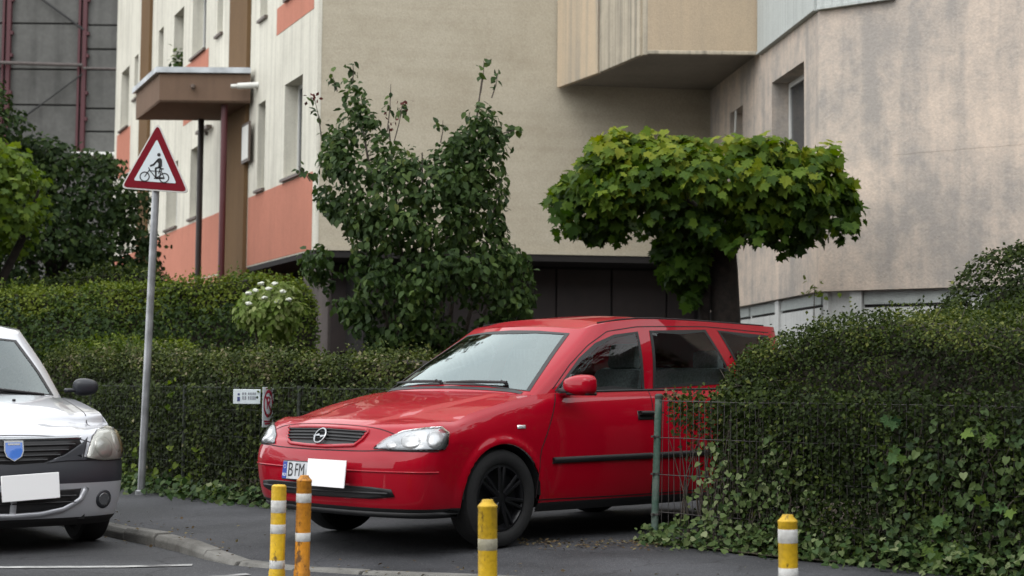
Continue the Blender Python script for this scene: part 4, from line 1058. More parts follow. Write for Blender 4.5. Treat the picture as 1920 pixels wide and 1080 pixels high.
for sy in (1, -1):
    P = [(x, sy * y, z) for x, y, z in lp]; d = (-.78, -.62 * sy, 0)
    o = sv.decal("headlight", P, d, M_lamp_s, .002, 0, rings=6)
    def disc(cx, k, nm, m, b):
        sv.decal(nm, [tuple(np.array(cx) + np.array([-.62 * math.cos(a) * k[0], .78 * math.cos(a) * k[0] * sy, math.sin(a) * k[1]])) for a in np.linspace(0, 2 * math.pi, 20)[:-1]], d, m, .003, b, 4, parent=o, step=.05)
    disc((.60, .632 * sy, .680), (.080, .075), "reflector", M_lamp_s, .016)
    disc((.50, .735 * sy, .710), (.045, .07), "reflector", M_lamp_s, .010)
    sv.decal("indicator", [(.44, .80 * sy, .79), (.40, .815 * sy, .76), (.40, .82 * sy, .655), (.44, .815 * sy, .625)], d, M_amber, .006, .006, 4, parent=o)
    sv.decal("lamp_cover", P, d, bpy.data.materials["lamp_cover_glass"], .013, .012, rings=6, parent=o)
    sv.strip("lamp_gap", P + P[:1], d, M_gap, .008, .0018, parent=o)
    c = (.66, .64 * sy, .335)
    fl = sv.decal("fog_lamp", [(c[0], c[1] + .062 * math.cos(a), c[2] + .062 * math.sin(a)) for a in np.linspace(0, 2 * math.pi, 22)[:-1]], (-1, 0, 0), M_bump, .004, 0, 4)
    sv.decal("fog_lens", [(c[0], c[1] + .043 * math.cos(a), c[2] + .043 * math.sin(a)) for a in np.linspace(0, 2 * math.pi, 22)[:-1]], (-1, 0, 0), M_fog, .008, -.004, 4, parent=fl)
g = sv.decal("grille", [(.74, -.46, .735), (.75, 0, .729), (.74, .46, .735), (.72, .475, .705), (.74, .34, .635), (.75, .20, .590), (.76, 0, .580), (.75, -.20, .590), (.74, -.34, .635), (.72, -.475, .705)], (-1, 0, 0), M_black, .002, 0, 5)
for z, y in ((.702, .42), (.668, .37), (.636, .31), (.606, .22)): sv.strip("grille_slat", [(.74, -y, z), (.75, 0, z - .004), (.74, y, z)], (-1, 0, 0), M_black, .012, 0, parent=g, h=.014)
sv.decal("bumper_corner", [(.74, .49, .72), (.70, .525, .75), (.68, .48, .61), (.66, .60, .595), (.74, .36, .595), (.75, .22, .586), (.745, .35, .64)], (-1, 0, 0), M_bump, .004, 0, 5)
sv.decal("bumper_corner", [(.74, -.49, .72), (.70, -.525, .75), (.68, -.48, .61), (.66, -.60, .595), (.74, -.36, .595), (.75, -.22, .586), (.745, -.35, .64)], (-1, 0, 0), M_bump, .004, 0, 5)
sv.strip("bonnet_trim", [(.73, -.47, .746), (.74, -.2, .743), (.75, 0, .741), (.74, .2, .743), (.73, .47, .746)], (-1, 0, 0), M_chrome, .026, 0, h=.012)
gm = MB()
sv.strip("", [(.69, y, .765 + .02 * (y / .6) ** 2) for y in np.linspace(-.56, .56, 24)], (-.5, 0, -1), M_gap, .007, nomesh=gm)
for sy in (1, -1):
    sv.strip("", [(.45, .61 * sy, .87), (.2, .64 * sy, .905), (-.35, .665 * sy, .965)], (0, 0, -1), M_gap, .006, nomesh=gm)
    sv.strip("", [(-.62, .8 * sy, .95), (-.42, .86 * sy, .7), (-.40, .86 * sy, .3)], (0, -sy, 0), M_gap, .008, nomesh=gm)
    sv.strip("", [(-1.5, .8 * sy, .98), (-1.46, .86 * sy, .7), (-1.45, .86 * sy, .3)], (0, -sy, 0), M_gap, .008, nomesh=gm)
gm.build("panel_gap", M_gap, sv.root, False)
sv.decal("lower_intake", [(.8, -.46, .415), (.8, 0, .405), (.8, .46, .415), (.8, .44, .35), (.8, .33, .295), (.8, .18, .275), (.8, 0, .268), (.8, -.18, .275), (.8, -.33, .295), (.8, -.44, .35)], (-1, 0, 0), M_black, .003, 0, 5)
for z in (.37, .33): sv.strip("intake_bar", [(.8, -.42, z), (.8, 0, z), (.8, .42, z)], (-1, 0, 0), M_black, .012, 0, h=.012)
sv.strip("intake_lip", [(.8, -.50, .42), (.8, -.46, .345), (.8, -.34, .283), (.8, -.18, .256), (.8, 0, .250), (.8, .18, .256), (.8, .34, .283), (.8, .46, .345), (.8, .50, .42)], (-1, 0, 0), M_silver, .034, 0, h=.012)
sv.strip("intake_post", [(.8, .0, .405), (.8, .0, .262)], (-1, 0, 0), M_silver_b, .045, 0, h=.012)
h_, n_ = sv.hit((.76, 0, .665), (-1, 0, 0)); b0 = h_ + n_ * .022; zz = Vector((0, 0, 1)); zz = (zz - n_ * zz.dot(n_)).normalized(); yy_ = zz.cross(n_)
sh = [(-.062, .066), (.062, .066), (.064, .0), (.050, -.040), (0, -.070), (-.050, -.040), (-.064, 0)]
q = MB(); q.prism(sh, b0, yy_, zz, .02); bo = q.build("badge", M_chrome, sv.root, False)
q = MB(); q.prism([(x * .86, y * .86 - .004) for x, y in sh], b0 + n_ * .003, yy_, zz, .004); q.build("badge_field", M_badge, bo, False)
q = MB(); q.prism([(-.04, .048), (.04, .048), (.04, .036), (-.04, .036)], b0 + n_ * .005, yy_, zz, .003); q.build("badge_bar", M_chrome, bo, False)
pc = Vector((.826, .098, .437)); pm = (Matrix.Rotation(R(3), 3, 'X') @ Matrix.Rotation(R(-6), 3, 'Y'))
q = MB(); q.box(pc, (.010, .375, .168), ch=.003, M=pm); q.build("blank_number_plate", M_white, sv.root, False, True)  # blank white cover over the plate's place, not the plate itself
for sy in (1, -1):
    m = empty("door_mirror"); m.parent = sv.root; m.location = (-.66, .80 * sy, 1.045)
    b = bmesh.new(); bmesh.ops.create_uvsphere(b, u_segments=24, v_segments=14, radius=1.0)
    for vv in b.verts:
        x, y, z = vv.co
        sx = math.copysign(abs(x) ** .8, x); s2 = math.copysign(abs(y) ** .65, y); sz = math.copysign(abs(z) ** .7, z)
        vv.co = (sx * .07 * (1 if x > 0 else .35), sy * (.14 + s2 * .095), .035 + sz * .066 * (1 - .2 * max(0, s2)))
    me = bpy.data.meshes.new("mirror_shell"); b.to_mesh(me); b.free(); me.materials.append(M_bump); me.polygons.foreach_set("use_smooth", [True] * len(me.polygons))
    ms = bpy.data.objects.new("mirror_shell", me); COL.objects.link(ms); ms.parent = m
    q = MB(); q.box((-.027, .14 * sy, .036), (.006, .15, .085), ch=.002); q.build("mirror_glass", M_mirror, m, False)
    q = MB(); q.box((0, .03 * sy, .01), (.07, .09, .03), ch=.01); q.build("mirror_foot", M_bump, m, False, True)
    sv.strip("waist_seal", [(-.62, .78 * sy, .972), (-1.5, .79 * sy, .985), (-2.5, .78 * sy, 1.0)], (0, -sy, -.3), M_black, .016, 0, h=.006)
    sv.strip("side_moulding", [(-.48, .86 * sy, .53), (-1.42, .865 * sy, .535)], (0, -sy, 0), M_bump, .05, 0, h=.012)
    for x0 in (-1.36, -2.25): sv.strip("door_handle", [(x0 + .09, .84 * sy, .82), (x0 - .09, .84 * sy, .82)], (0, -sy, 0), M_bump, .04, 0, h=.028)
sv.strip("cowl", [(-.43, y, 1.0) for y in np.linspace(-.62, .62, 24)], (-.3, 0, -1), M_black, .07, .004)
for pts in ([(-.46, .56, 1.02), (-.43, .2, 1.03), (-.42, -.02, 1.03)], [(-.43, -.05, 1.03), (-.46, -.35, 1.02), (-.50, -.58, 1.0)]):
    hs = [sv.hit(t, (-.5, 0, -1)) for t in pts]
    w = MB(); w.tube([h + n * .022 for h, n in hs], [.010, .012, .007], 6); w.tube([hs[0][0] + hs[0][1] * .005, hs[0][0] + hs[0][1] * .03 + Vector((0, -.05, 0))], .01, 6); w.build("wiper", M_black, sv.root, False, True)
for y in (.23, -.23):
    h_, n_ = sv.hit((-.05, y, 1.0), (0, 0, -1)); w = MB(); w.box(h_ + n_ * .006, (.03, .02, .014), ch=.004); w.build("washer_jet", M_black, sv.root, False)
q = MB(); q.box((-3.18, 0, 1.015), (.46, 1.36, .04), ch=.015); q.build("boot_lid", M_silver, sv.root, False, True)
# ------------------------------------------------------------------ leaves and plants
NR = np.random.default_rng(11)
LEAF = {
 "hedge": ([(0, 0, 0), (-.34, .5, .06), (0, 1, 0), (.34, .5, .06)], [(0, 2, 1), (0, 3, 2)]),
 "ovate": ([(0, 0, 0), (-.30, .28, .06), (-.27, .62, .05), (0, 1.0, -.08), (.27, .62, .05), (.30, .28, .06), (0, .5, -.02)], [(6, 1, 0), (6, 2, 1), (6, 3, 2), (6, 4, 3), (6, 5, 4), (6, 0, 5)]),
 "heart": ([(0, .06, 0), (-.30, -.06, .04), (-.47, .22, .05), (-.33, .62, .03), (0, 1.0, -.10), (.33, .62, .03), (.47, .22, .05), (.30, -.06, .04), (0, .45, -.03)], [(8, i + 1 if i < 7 else 0, i) for i in range(8)]),
}
def maple_leaf():
    o = [(0, 0), (.16, -.10), (.42, -.06), (.36, .10), (.66, .30), (.46, .38), (.56, .62), (.26, .58), (.20, .72), (0, 1.05)]
    pts = [(x, y) for x, y in o] + [(-x, y) for x, y in o[-2:0:-1]]
    v = [(x, y, .10 * abs(x) - .13 * max(0, y - .5) - .15 * max(0, abs(x) - .3)) for x, y in pts] + [(0, .34, -.03)]
    k = len(pts); return v, [(k, i, (i + 1) % k) for i in range(k)]
LEAF["maple"] = maple_leaf()

def unit(a): return a / np.maximum(np.linalg.norm(a, axis=-1, keepdims=True), 1e-9)
def leaf_frames(P, N, size, droop, jit, tipdir=None):
    n = len(P); N = unit(N + NR.normal(0, jit, (n, 3)))
    t = NR.normal(0, 1, (n, 3)) + np.array([0, 0, -droop])
    if tipdir is not None: t = t * .5 + tipdir * 1.2
    t = unit(t - N * (t * N).sum(1, keepdims=True)); b = np.cross(t, N)
    return b, t, N
def leaves(name, P, N, size, tint, kind, mat, parent=None, droop=1.0, jit=.45, stuff=True, tipdir=None):
    tv, tf = LEAF[kind]; tv = np.array(tv, np.float32); tf = np.array(tf, np.int32); n = len(P); size = np.broadcast_to(size, (n,))
    b, t, N2 = leaf_frames(P, N, size, droop, jit, tipdir)
    V = P[:, None] + size[:, None, None] * (tv[None, :, 0:1] * b[:, None] + tv[None, :, 1:2] * t[:, None] + tv[None, :, 2:3] * N2[:, None])
    k = len(tv); F = (tf[None] + (np.arange(n) * k)[:, None, None]).reshape(-1, 3)
    me = bpy.data.meshes.new(name); nv = n * k; nf = len(F)
    me.vertices.add(nv); me.vertices.foreach_set("co", V.reshape(-1).astype(np.float32))
    me.loops.add(nf * 3); me.loops.foreach_set("vertex_index", F.reshape(-1).astype(np.int32))
    me.polygons.add(nf); me.polygons.foreach_set("loop_start", np.arange(0, nf * 3, 3, dtype=np.int32)); me.polygons.foreach_set("loop_total", np.full(nf, 3, np.int32))
    me.update(calc_edges=True)
    at = me.attributes.new("tint", 'FLOAT', 'FACE'); at.data.foreach_set("value", np.repeat(np.asarray(tint, np.float32), len(tf)))
    me.materials.append(mat)
    o = bpy.data.objects.new(name, me); COL.objects.link(o); attach(o, parent)
    if stuff: o["kind"] = "stuff"
    return o
def leaf_parts(P, N, size, tint, kind, mat, parent, droop=1.0, jit=.45, steps=5, tipdir=None):
    """leaves one can pick out: objects of their own that share a few meshes"""
    tv, tf = LEAF[kind]; ms = []
    for i in range(steps):
        me = bpy.data.meshes.new("leaf"); me.from_pydata([tuple(v) for v in tv], [], [tuple(f) for f in tf]); me.materials.append(mat)
        at = me.attributes.new("tint", 'FLOAT', 'FACE'); at.data.foreach_set("value", [(i + .5) / steps] * len(tf)); ms.append(me)
    b, t, N2 = leaf_frames(P, N, size, droop, jit, tipdir); inv = world_of(parent).inverted(); size = np.broadcast_to(size, (len(P),))
    for i in range(len(P)):
        o = bpy.data.objects.new("leaf", ms[min(steps - 1, int(max(0, tint[i]) * steps))]); COL.objects.link(o)
        o.parent = parent; o.matrix_parent_inverse = inv
        m = Matrix((b[i] * size[i], t[i] * size[i], N2[i] * size[i])).transposed().to_4x4(); m.translation = P[i]
        o.matrix_basis = m
def inside(P, poly): return inpoly(P[:, 0], P[:, 1], poly)
def edge_dist(P, poly):
    Q = np.array(poly); d = np.full(len(P), 1e9); near = np.zeros((len(P), 2))
    for a, b in zip(Q, np.roll(Q, -1, 0)):
        e = b - a; t = np.clip(((P - a) @ e) / max(e @ e, 1e-9), 0, 1)[:, None]; q = a + t * e; l = np.linalg.norm(P - q, axis=1)
        m = l < d; d[m] = l[m]; near[m] = q[m]
    return d, near
def crown_points(poly, Y0, n, depth, clusters, crad, front=.72, shell=.55):
    """points on lumpy clusters that fill a crown whose outline is poly (x, z) and whose thickness swells inwards"""
    Q = np.array(poly); lo, hi = Q.min(0), Q.max(0)
    C = np.zeros((0, 2))
    while len(C) < clusters:
        p = lo + NR.random((clusters * 3, 2)) * (hi - lo); C = np.concatenate([C, p[inside(p, poly)]])
    C = C[:clusters]; d, near = edge_dist(C, poly); T = depth * np.sqrt(np.clip(d / (.35 * min(hi - lo)), 0.02, 1))
    s = np.where(NR.random(clusters) < front, -1, 1) * (1 - shell * NR.random(clusters) ** 1.5) * T
    CC = np.stack([C[:, 0], Y0 + s, C[:, 1]], 1)
    k = NR.integers(0, clusters, n * 2); dv = unit(NR.normal(0, 1, (n * 2, 3))); r = crad * NR.random(n * 2) ** .45
    P = CC[k] + dv * r[:, None] * np.array([1, 1, .8])
    ok = inside(P[:, [0, 2]], poly); P = P[ok][:n]; dv = dv[ok][:n]; k = k[ok][:n]
    ctr = np.array([Q[:, 0].mean(), Y0, Q[:, 1].mean()])
    out = unit(P - ctr)
    N = unit(dv * .8 + out * .6 + np.array([0, -.25, .55]))
    return P, N, out, k

M_bark = plain("bark", (.018, .013, .010), .95, var=.5, scale=14, bump=.9)
M_bark2 = plain("grey_bark", (.075, .062, .05), .95, var=.4, scale=18, bump=.8)
M_twig = plain("hedge_twigs", (.018, .014, .009), .95, var=.6, scale=30, bump=.8)
ML_hedge = leaf_mat("hedge_leaf", [(0, (.009, .015, .004)), (.45, (.022, .037, .006)), (.8, (.050, .073, .011)), (1, (.13, .145, .035))], 0.65, .2, 0.16)
ML_hedge_b = leaf_mat("hedge_leaf_brownish", [(0, (.012, .017, .005)), (.4, (.028, .043, .010)), (.75, (.058, .076, .018)), (.93, (.11, .135, .03)), (1, (.19, .17, .10))], 0.65, .2, 0.16)
ML_hedge_y = leaf_mat("hedge_leaf_fresh", [(0, (.018, .034, .006)), (.5, (.052, .086, .012)), (1, (.15, .185, .028))], 0.60, .25, 0.16)
ML_maple = leaf_mat("maple_leaf", [(0, (.014, .034, .006)), (.45, (.040, .082, .008)), (.8, (.10, .155, .012)), (1, (.20, .225, .020))], 0.60, .3, 0.16)
ML_lilac = leaf_mat("lilac_leaf", [(0, (.015, .032, .009)), (.5, (.040, .072, .018)), (.85, (.082, .122, .030)), (1, (.14, .17, .05))], 0.58, .2, 0.16)
ML_dark = leaf_mat("dark_leaf", [(0, (.008, .017, .006)), (.6, (.020, .038, .010)), (1, (.045, .072, .016))], 0.70, .15, 0.15)
ML_light = leaf_mat("light_leaf", [(0, (.040, .075, .012)), (.5, (.085, .135, .018)), (1, (.17, .22, .035))], 0.55, .3, 0.16)
ML_ivy = leaf_mat("ivy_leaf", [(0, (.016, .036, .012)), (.4, (.040, .075, .022)), (.75, (.09, .13, .040)), (1, (.19, .22, .11))], 0.50, .2, 0.16)
ML_vine = leaf_mat("vine_leaf", [(0, (.025, .060, .028)), (.5, (.055, .11, .030)), (1, (.12, .18, .03))], 0.52, .25, 0.16)
ML_snow = leaf_mat("snowball_leaf", [(0, (.05, .09, .015)), (.5, (.13, .19, .04)), (1, (.30, .34, .14))], 0.60, .35, 0.16)
ML_litter = leaf_mat("dry_leaf", [(0, (.05, .035, .018)), (.5, (.11, .075, .04)), (1, (.16, .14, .07))], 0.70, .1, 0.16)
ML_red = leaf_mat("reddish_bud", [(0, (.05, .012, .014)), (1, (.11, .03, .025))], 0.70, .1, 0.16)

# ---- clipped hedges: a line, a height along it, and a rounded section
def hedge(name, label, line, thick, top, dens, size, mat, lumps=.05, bottom=.0, front_side=1, tint_top=.12, round_p=.42, ends=True, group=None, twigs=0, hole=None, stray=26):
    """line: front foot line [(x, y)], front is on the right hand when walking along it; top, thick: per point"""
    L = np.array(line, float); seg = np.linalg.norm(np.diff(L, axis=0), axis=1); D = np.concatenate([[0], np.cumsum(seg)]); tot = D[-1]
    thick = np.broadcast_to(thick, (len(L),)); top = np.broadcast_to(top, (len(L),))
    root = empty(name, (L[len(L) // 2][0], L[len(L) // 2][1], bottom), label, "hedge", group)
    ph = NR.random(6) * 6.28
    def surf(s, th, inset=0.0):
        x = np.interp(s, D, L[:, 0]); y = np.interp(s, D, L[:, 1]); i = np.clip(np.searchsorted(D, s, side='right') - 1, 0, len(seg) - 1)
        tx = (L[i + 1] - L[i]) / seg[i][:, None]; nx = np.stack([-tx[:, 1], tx[:, 0]], 1)         # towards the back
        T = np.interp(s, D, thick); H = np.interp(s, D, top)
        e = np.ones_like(s)
        if ends:
            q = np.minimum(s, tot - s); e = np.clip(q / .25, 0, 1) ** .5; 
        lump = lumps * (np.sin(s * 3.1 + ph[0]) * .5 + np.sin(s * 7.3 + ph[1] + th * 2) * .3 + np.sin(th * 5 + ph[2] + s * 2.2) * .3)
        c, sn = np.cos(th), np.sin(th)
        off = -np.sign(c) * np.abs(c) ** round_p; up = np.abs(sn) ** round_p
        hw = (T / 2 - inset + lump) * (.6 + .4 * e)
        P = np.stack([x + nx[:, 0] * (T / 2 + off * hw), y + nx[:, 1] * (T / 2 + off * hw), bottom + (H - bottom - inset + lump * .6) * up * (.88 + .12 * e)], 1)
        a = -np.sign(c) * np.abs(c) ** (2 - round_p) ; b = np.abs(sn) ** (2 - round_p)
        N = unit(np.stack([nx[:, 0] * a, nx[:, 1] * a, b], 1))
        return P, N
    # twiggy core
    ns, nt = max(12, int(tot / .12)), 16
    S_, T_ = np.meshgrid(np.linspace(.03, tot - .03, ns), np.linspace(0.02, math.pi - .02, nt), indexing='ij')
    P, _ = surf(S_.ravel(), T_.ravel(), .075)
    f = [(i * nt + j, (i + 1) * nt + j, (i + 1) * nt + j + 1, i * nt + j + 1) for i in range(ns - 1) for j in range(nt - 1)]
    f += [tuple(range(nt)), tuple((ns - 1) * nt + j for j in range(nt))[::-1]]
    mesh("branches", P, f, M_twig, root, True, True)
    Tm, Hm = float(np.mean(thick)), float(np.mean(top)) - bottom
    n = int(dens * tot * (Tm + 1.35 * Hm))
    u = NR.random(n)
    # parameter spread so that the flat front, the top and a little of the back get leaves
    th = np.where(u < .60, np.arcsin(NR.random(n) ** (1 / round_p * .98)), np.where(u < .9, math.pi / 2 + (NR.random(n) - .5) * 1.9, math.pi - np.arcsin(NR.random(n) ** (1 / round_p))))
    s = NR.random(n) * tot
    P, N = surf(s, th, 0)
    P = P + N * (NR.normal(-.02, .028, n) - .05 * (NR.random(n) < .25))[:, None]
    blot = np.sin(P[:, 0] * 5.1 + ph[3]) * np.sin(P[:, 2] * 6.7 + ph[4]) + np.sin(P[:, 0] * 13 + P[:, 2] * 9 + ph[5]) * .6
    tint = np.clip(.36 + .10 * 1.5 * blot + NR.normal(0, .20, n) + tint_top * (N[:, 2] > .6), 0, 1)  # tops tinted lighter: new growth, plus skylight put into the leaf colour
    keep = np.ones(n, bool)
    if hole is not None: keep = ~hole(P)
    N = unit(N * [1, 1, .6] + np.array([0, 0, .2]))
    leaves("leaves", P[keep], N[keep], (size * (.7 + .6 * NR.random(n)))[keep], tint[keep], "hedge", mat, root, .2, .75)
    # stray new shoots standing proud of the clipped top
    k = int(tot * stray); ss = NR.random(k) * tot; P0, N0 = surf(ss, math.pi / 2 + NR.normal(0, .35, k), .0); SP = []; SN = []
    for p, nn in zip(P0, N0):
        d = unit(nn * .5 + np.array([NR.normal(0, .3), NR.normal(0, .3), 1.0])); l = NR.uniform(.04, .13)
        for t in np.linspace(.1, 1, NR.integers(4, 8)): SP.append(p + d * l * t + NR.normal(0, .006, 3)); SN.append(NR.normal(0, 1, 3) + [0, -.4, .5])
    leaves("new_shoots", np.array(SP), unit(np.array(SN)), size * .9, np.clip(.62 + NR.normal(0, .2, len(SP)), 0, 1), "hedge", mat, root, -.6, .4)
    if twigs:
        mb = MB(); ss = NR.random(twigs) * tot; tt = np.arcsin(NR.random(twigs) ** (1 / round_p)); P, N = surf(ss, tt, .05)
        for p, nn in zip(P, N):
            d = unit(nn + NR.normal(0, .6, 3) + np.array([0, 0, .5])); l = NR.uniform(.06, .17); mb.tube([p, p + d * l * .5 + NR.normal(0, .01, 3), p + d * l], [.003, .0025, .0015], 3, False)
        mb.build("twigs", M_bark2, root, kind="stuff")
    return root

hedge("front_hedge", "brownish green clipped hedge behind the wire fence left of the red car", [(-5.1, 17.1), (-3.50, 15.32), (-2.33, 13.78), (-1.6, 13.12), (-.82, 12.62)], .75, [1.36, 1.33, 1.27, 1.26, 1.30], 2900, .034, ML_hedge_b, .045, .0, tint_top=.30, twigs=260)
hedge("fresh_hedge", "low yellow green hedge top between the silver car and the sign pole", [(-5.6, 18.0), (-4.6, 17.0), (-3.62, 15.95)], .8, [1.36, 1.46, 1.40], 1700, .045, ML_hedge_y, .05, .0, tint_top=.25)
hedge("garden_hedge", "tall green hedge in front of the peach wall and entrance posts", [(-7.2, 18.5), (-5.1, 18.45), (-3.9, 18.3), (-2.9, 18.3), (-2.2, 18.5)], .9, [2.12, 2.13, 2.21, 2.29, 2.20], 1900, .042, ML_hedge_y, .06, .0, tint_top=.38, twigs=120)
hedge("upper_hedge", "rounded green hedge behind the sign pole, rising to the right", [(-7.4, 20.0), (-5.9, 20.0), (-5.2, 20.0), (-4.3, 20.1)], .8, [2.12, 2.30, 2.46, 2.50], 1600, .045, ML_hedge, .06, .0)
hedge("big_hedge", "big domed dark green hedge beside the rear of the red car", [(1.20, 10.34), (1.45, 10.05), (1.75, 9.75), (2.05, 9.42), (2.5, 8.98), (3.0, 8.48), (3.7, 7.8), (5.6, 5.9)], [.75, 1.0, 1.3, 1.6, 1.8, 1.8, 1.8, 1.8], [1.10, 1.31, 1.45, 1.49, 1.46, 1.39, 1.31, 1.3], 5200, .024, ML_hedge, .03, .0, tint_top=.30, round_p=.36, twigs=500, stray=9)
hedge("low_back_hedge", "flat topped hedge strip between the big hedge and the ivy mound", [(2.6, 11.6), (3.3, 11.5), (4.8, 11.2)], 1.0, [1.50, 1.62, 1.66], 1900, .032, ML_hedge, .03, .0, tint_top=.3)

# ---- big clipped mound at the right
def blob_hedge(name, label, c, r, n, size, mat, core=M_twig):
    root = empty(name, (c[0], c[1], 0), label, "shrub")
    dv = unit(NR.normal(0, 1, (n, 3))); dv[:, 2] = np.abs(dv[:, 2]); dv[:, 1] = np.where(dv[:, 1] > .35, -dv[:, 1], dv[:, 1]); c = np.array(c); r = np.array(r)
    l = 1 + .05 * np.sin(dv[:, 0] * 9) * np.sin(dv[:, 1] * 8 + 1) + .04 * np.sin(dv[:, 2] * 14)
    dv = np.sign(dv) * np.abs(dv) ** np.array([.9, .9, .8])
    P = c + dv * r * (l * np.where(NR.random(n) < .4, NR.uniform(.84, 1, n), 1))[:, None] + NR.normal(0, .02, (n, 3)); N = unit(dv / r)
    leaves("leaves", P, unit(N + np.array([0, -.1, .3])), size * (.7 + .6 * NR.random(n)), np.clip(.40 + NR.normal(0, .2, n) + .1 * np.sin(P[:, 0] * 8) * np.sin(P[:, 2] * 9), 0, 1), "hedge", mat, root, .3, .5)
    bm = bmesh.new(); bmesh.ops.create_icosphere(bm, subdivisions=3, radius=1)
    for v in bm.verts: v.co = Vector(c) + Vector((math.copysign(abs(v.co.x) ** .9, v.co.x) * r[0] * .87, math.copysign(abs(v.co.y) ** .9, v.co.y) * r[1] * .87, max(0, v.co.z) ** .8 * r[2] * .89))
    me = bpy.data.meshes.new("branches"); bm.to_mesh(me); bm.free(); me.materials.append(core); o = bpy.data.objects.new("branches", me); COL.objects.link(o); attach(o, root)
    return root
blob_hedge("ivy_mound", "tall rounded dark green mound against the pink wall at the right edge", (4.70, 13.2, 0), (1.62, 1.1, 2.22), 48000, .042, ML_hedge)

# ---- trees
def tree_root(name, label, cat, loc, group=None): return empty(name, loc, label, cat, group)
def trunk(parent, paths, mat, name="trunk", n=10, join=True):
    if join:
        mb = MB()
        for pts, rs in paths: mb.tube(pts, rs, n)
        return mb.build(name, mat, parent, smooth=True)
    for i, (pts, rs) in enumerate(paths): MB().tube(pts, rs, n).build("trunk" if i == 0 else "limb", mat, parent, smooth=True)
def pick(P, N, n, score):
    idx = np.argsort(score)[::-1]; a = idx[:n]; m = np.ones(len(P), bool); m[a] = False; return a, np.where(m)[0]

# pollarded maple behind the car
MAPLE = [(.36, 2.92), (.51, 3.16), (.70, 3.33), (.79, 3.56), (1.02, 3.68), (1.16, 3.74), (1.36, 3.64), (1.58, 3.75), (1.67, 3.63), (1.92, 3.65), (2.15, 3.62), (2.33, 3.66), (2.49, 3.78), (2.63, 3.65), (2.89, 3.59), (3.06, 3.51), (3.20, 3.46), (3.31, 3.64), (3.54, 3.67), (3.46, 3.46), (3.49, 3.29), (3.66, 3.21), (3.63, 3.01), (3.73, 2.67), (3.57, 2.72), (3.60, 2.56), (3.40, 2.61), (3.32, 2.44), (3.15, 2.58), (3.00, 2.38), (2.83, 2.49), (2.78, 2.38), (2.58, 2.57), (2.41, 2.65), (2.10, 2.48), (1.71, 2.48), (1.50, 2.70), (1.33, 2.76), (1.25, 2.53), (1.08, 2.64), (.94, 2.47), (.85, 2.61), (.57, 2.64), (.54, 2.86)]
MAPLE = [(x * .985 - .01, z) for x, z in MAPLE]
mp = tree_root("maple_tree", "flat topped pollarded tree with big drooping leaves behind the red car roof", "tree", (2.28, 17.05, 0))
trunk(mp, [([(2.30, 17.05, 0), (2.31, 17.04, 1.0), (2.28, 17.02, 1.75), (2.24, 17.0, 2.25), (2.22, 17.0, 2.75)], [.19, .165, .155, .165, .14]),
           ([(2.24, 17.0, 2.3), (2.05, 16.95, 2.75), (1.75, 16.9, 3.05), (1.2, 16.85, 3.2)], [.13, .10, .07, .03]), ([(2.24, 17.0, 2.4), (2.5, 16.9, 2.85), (2.95, 16.9, 3.1), (3.35, 16.95, 3.15)], [.12, .09, .06, .03]),
           ([(2.2, 17, 2.5), (2.15, 17.3, 2.9), (1.9, 17.6, 3.2)], [.1, .07, .03]), ([(2.3, 17.0, 2.6), (2.35, 16.6, 3.0), (2.3, 16.3, 3.3)], [.09, .06, .03]),
           ([(2.10, 17.05, 0), (2.06, 17.03, 1.2), (2.05, 17.0, 1.8), (2.10, 17.0, 2.4)], [.07, .065, .06, .055])], M_bark)
P, N, out, k = crown_points(MAPLE, 17.0, 6000, 1.05, 200, .23, .8, .5)
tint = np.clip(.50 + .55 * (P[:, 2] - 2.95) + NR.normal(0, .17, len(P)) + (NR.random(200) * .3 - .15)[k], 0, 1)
sz = .065 + .070 * NR.random(len(P)); td = unit(out * np.array([1, 1, .2]) + np.array([0, 0, -.75]))
a, r = pick(P, N, 300, -P[:, 1] + .25 * P[:, 2] + NR.random(len(P)) * .5)
leaf_parts(P[a], N[a], sz[a], tint[a], "maple", ML_maple, mp, 1.0, .35, tipdir=td[a])
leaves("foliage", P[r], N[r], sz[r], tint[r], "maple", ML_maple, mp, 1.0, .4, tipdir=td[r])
q = []
for i in range(34):
    x = NR.uniform(.50, 3.55); zb = np.interp(x, [.4, .6, .9, 1.2, 1.5, 1.75, 2.1, 2.5, 2.9, 3.2, 3.5, 3.7], [2.82, 2.66, 2.60, 2.62, 2.68, 2.55, 2.50, 2.62, 2.56, 2.56, 2.62, 2.78]); y = 17.0 - NR.uniform(-.3, .95); dz = NR.random() ** 1.6 * .24
    for j in range(NR.integers(4, 13)): q.append((x + NR.normal(0, .06), y + NR.normal(0, .08), zb + .16 - NR.random() * (.10 + dz)))
q = np.array(q); leaves("drooping_leaves", q, np.tile([0, -.7, .35], (len(q), 1)), .07 + .065 * NR.random(len(q)), np.clip(.36 + NR.normal(0, .2, len(q)), 0, 1), "maple", ML_maple, mp, 2.6, .6)
HANG = [(1.58, 2.65), (2.08, 2.65), (2.06, 2.35), (1.98, 2.05), (1.90, 1.85), (1.83, 1.85), (1.73, 2.0), (1.55, 2.25), (1.51, 2.4)]
P, N, out, k = crown_points(HANG, 17.0, 420, .35, 30, .16)
leaves("hanging_foliage", P, N, .11 + .05 * NR.random(len(P)), np.clip(.30 + NR.normal(0, .16, len(P)), 0, 1), "maple", ML_maple, mp, 2.2, .4)

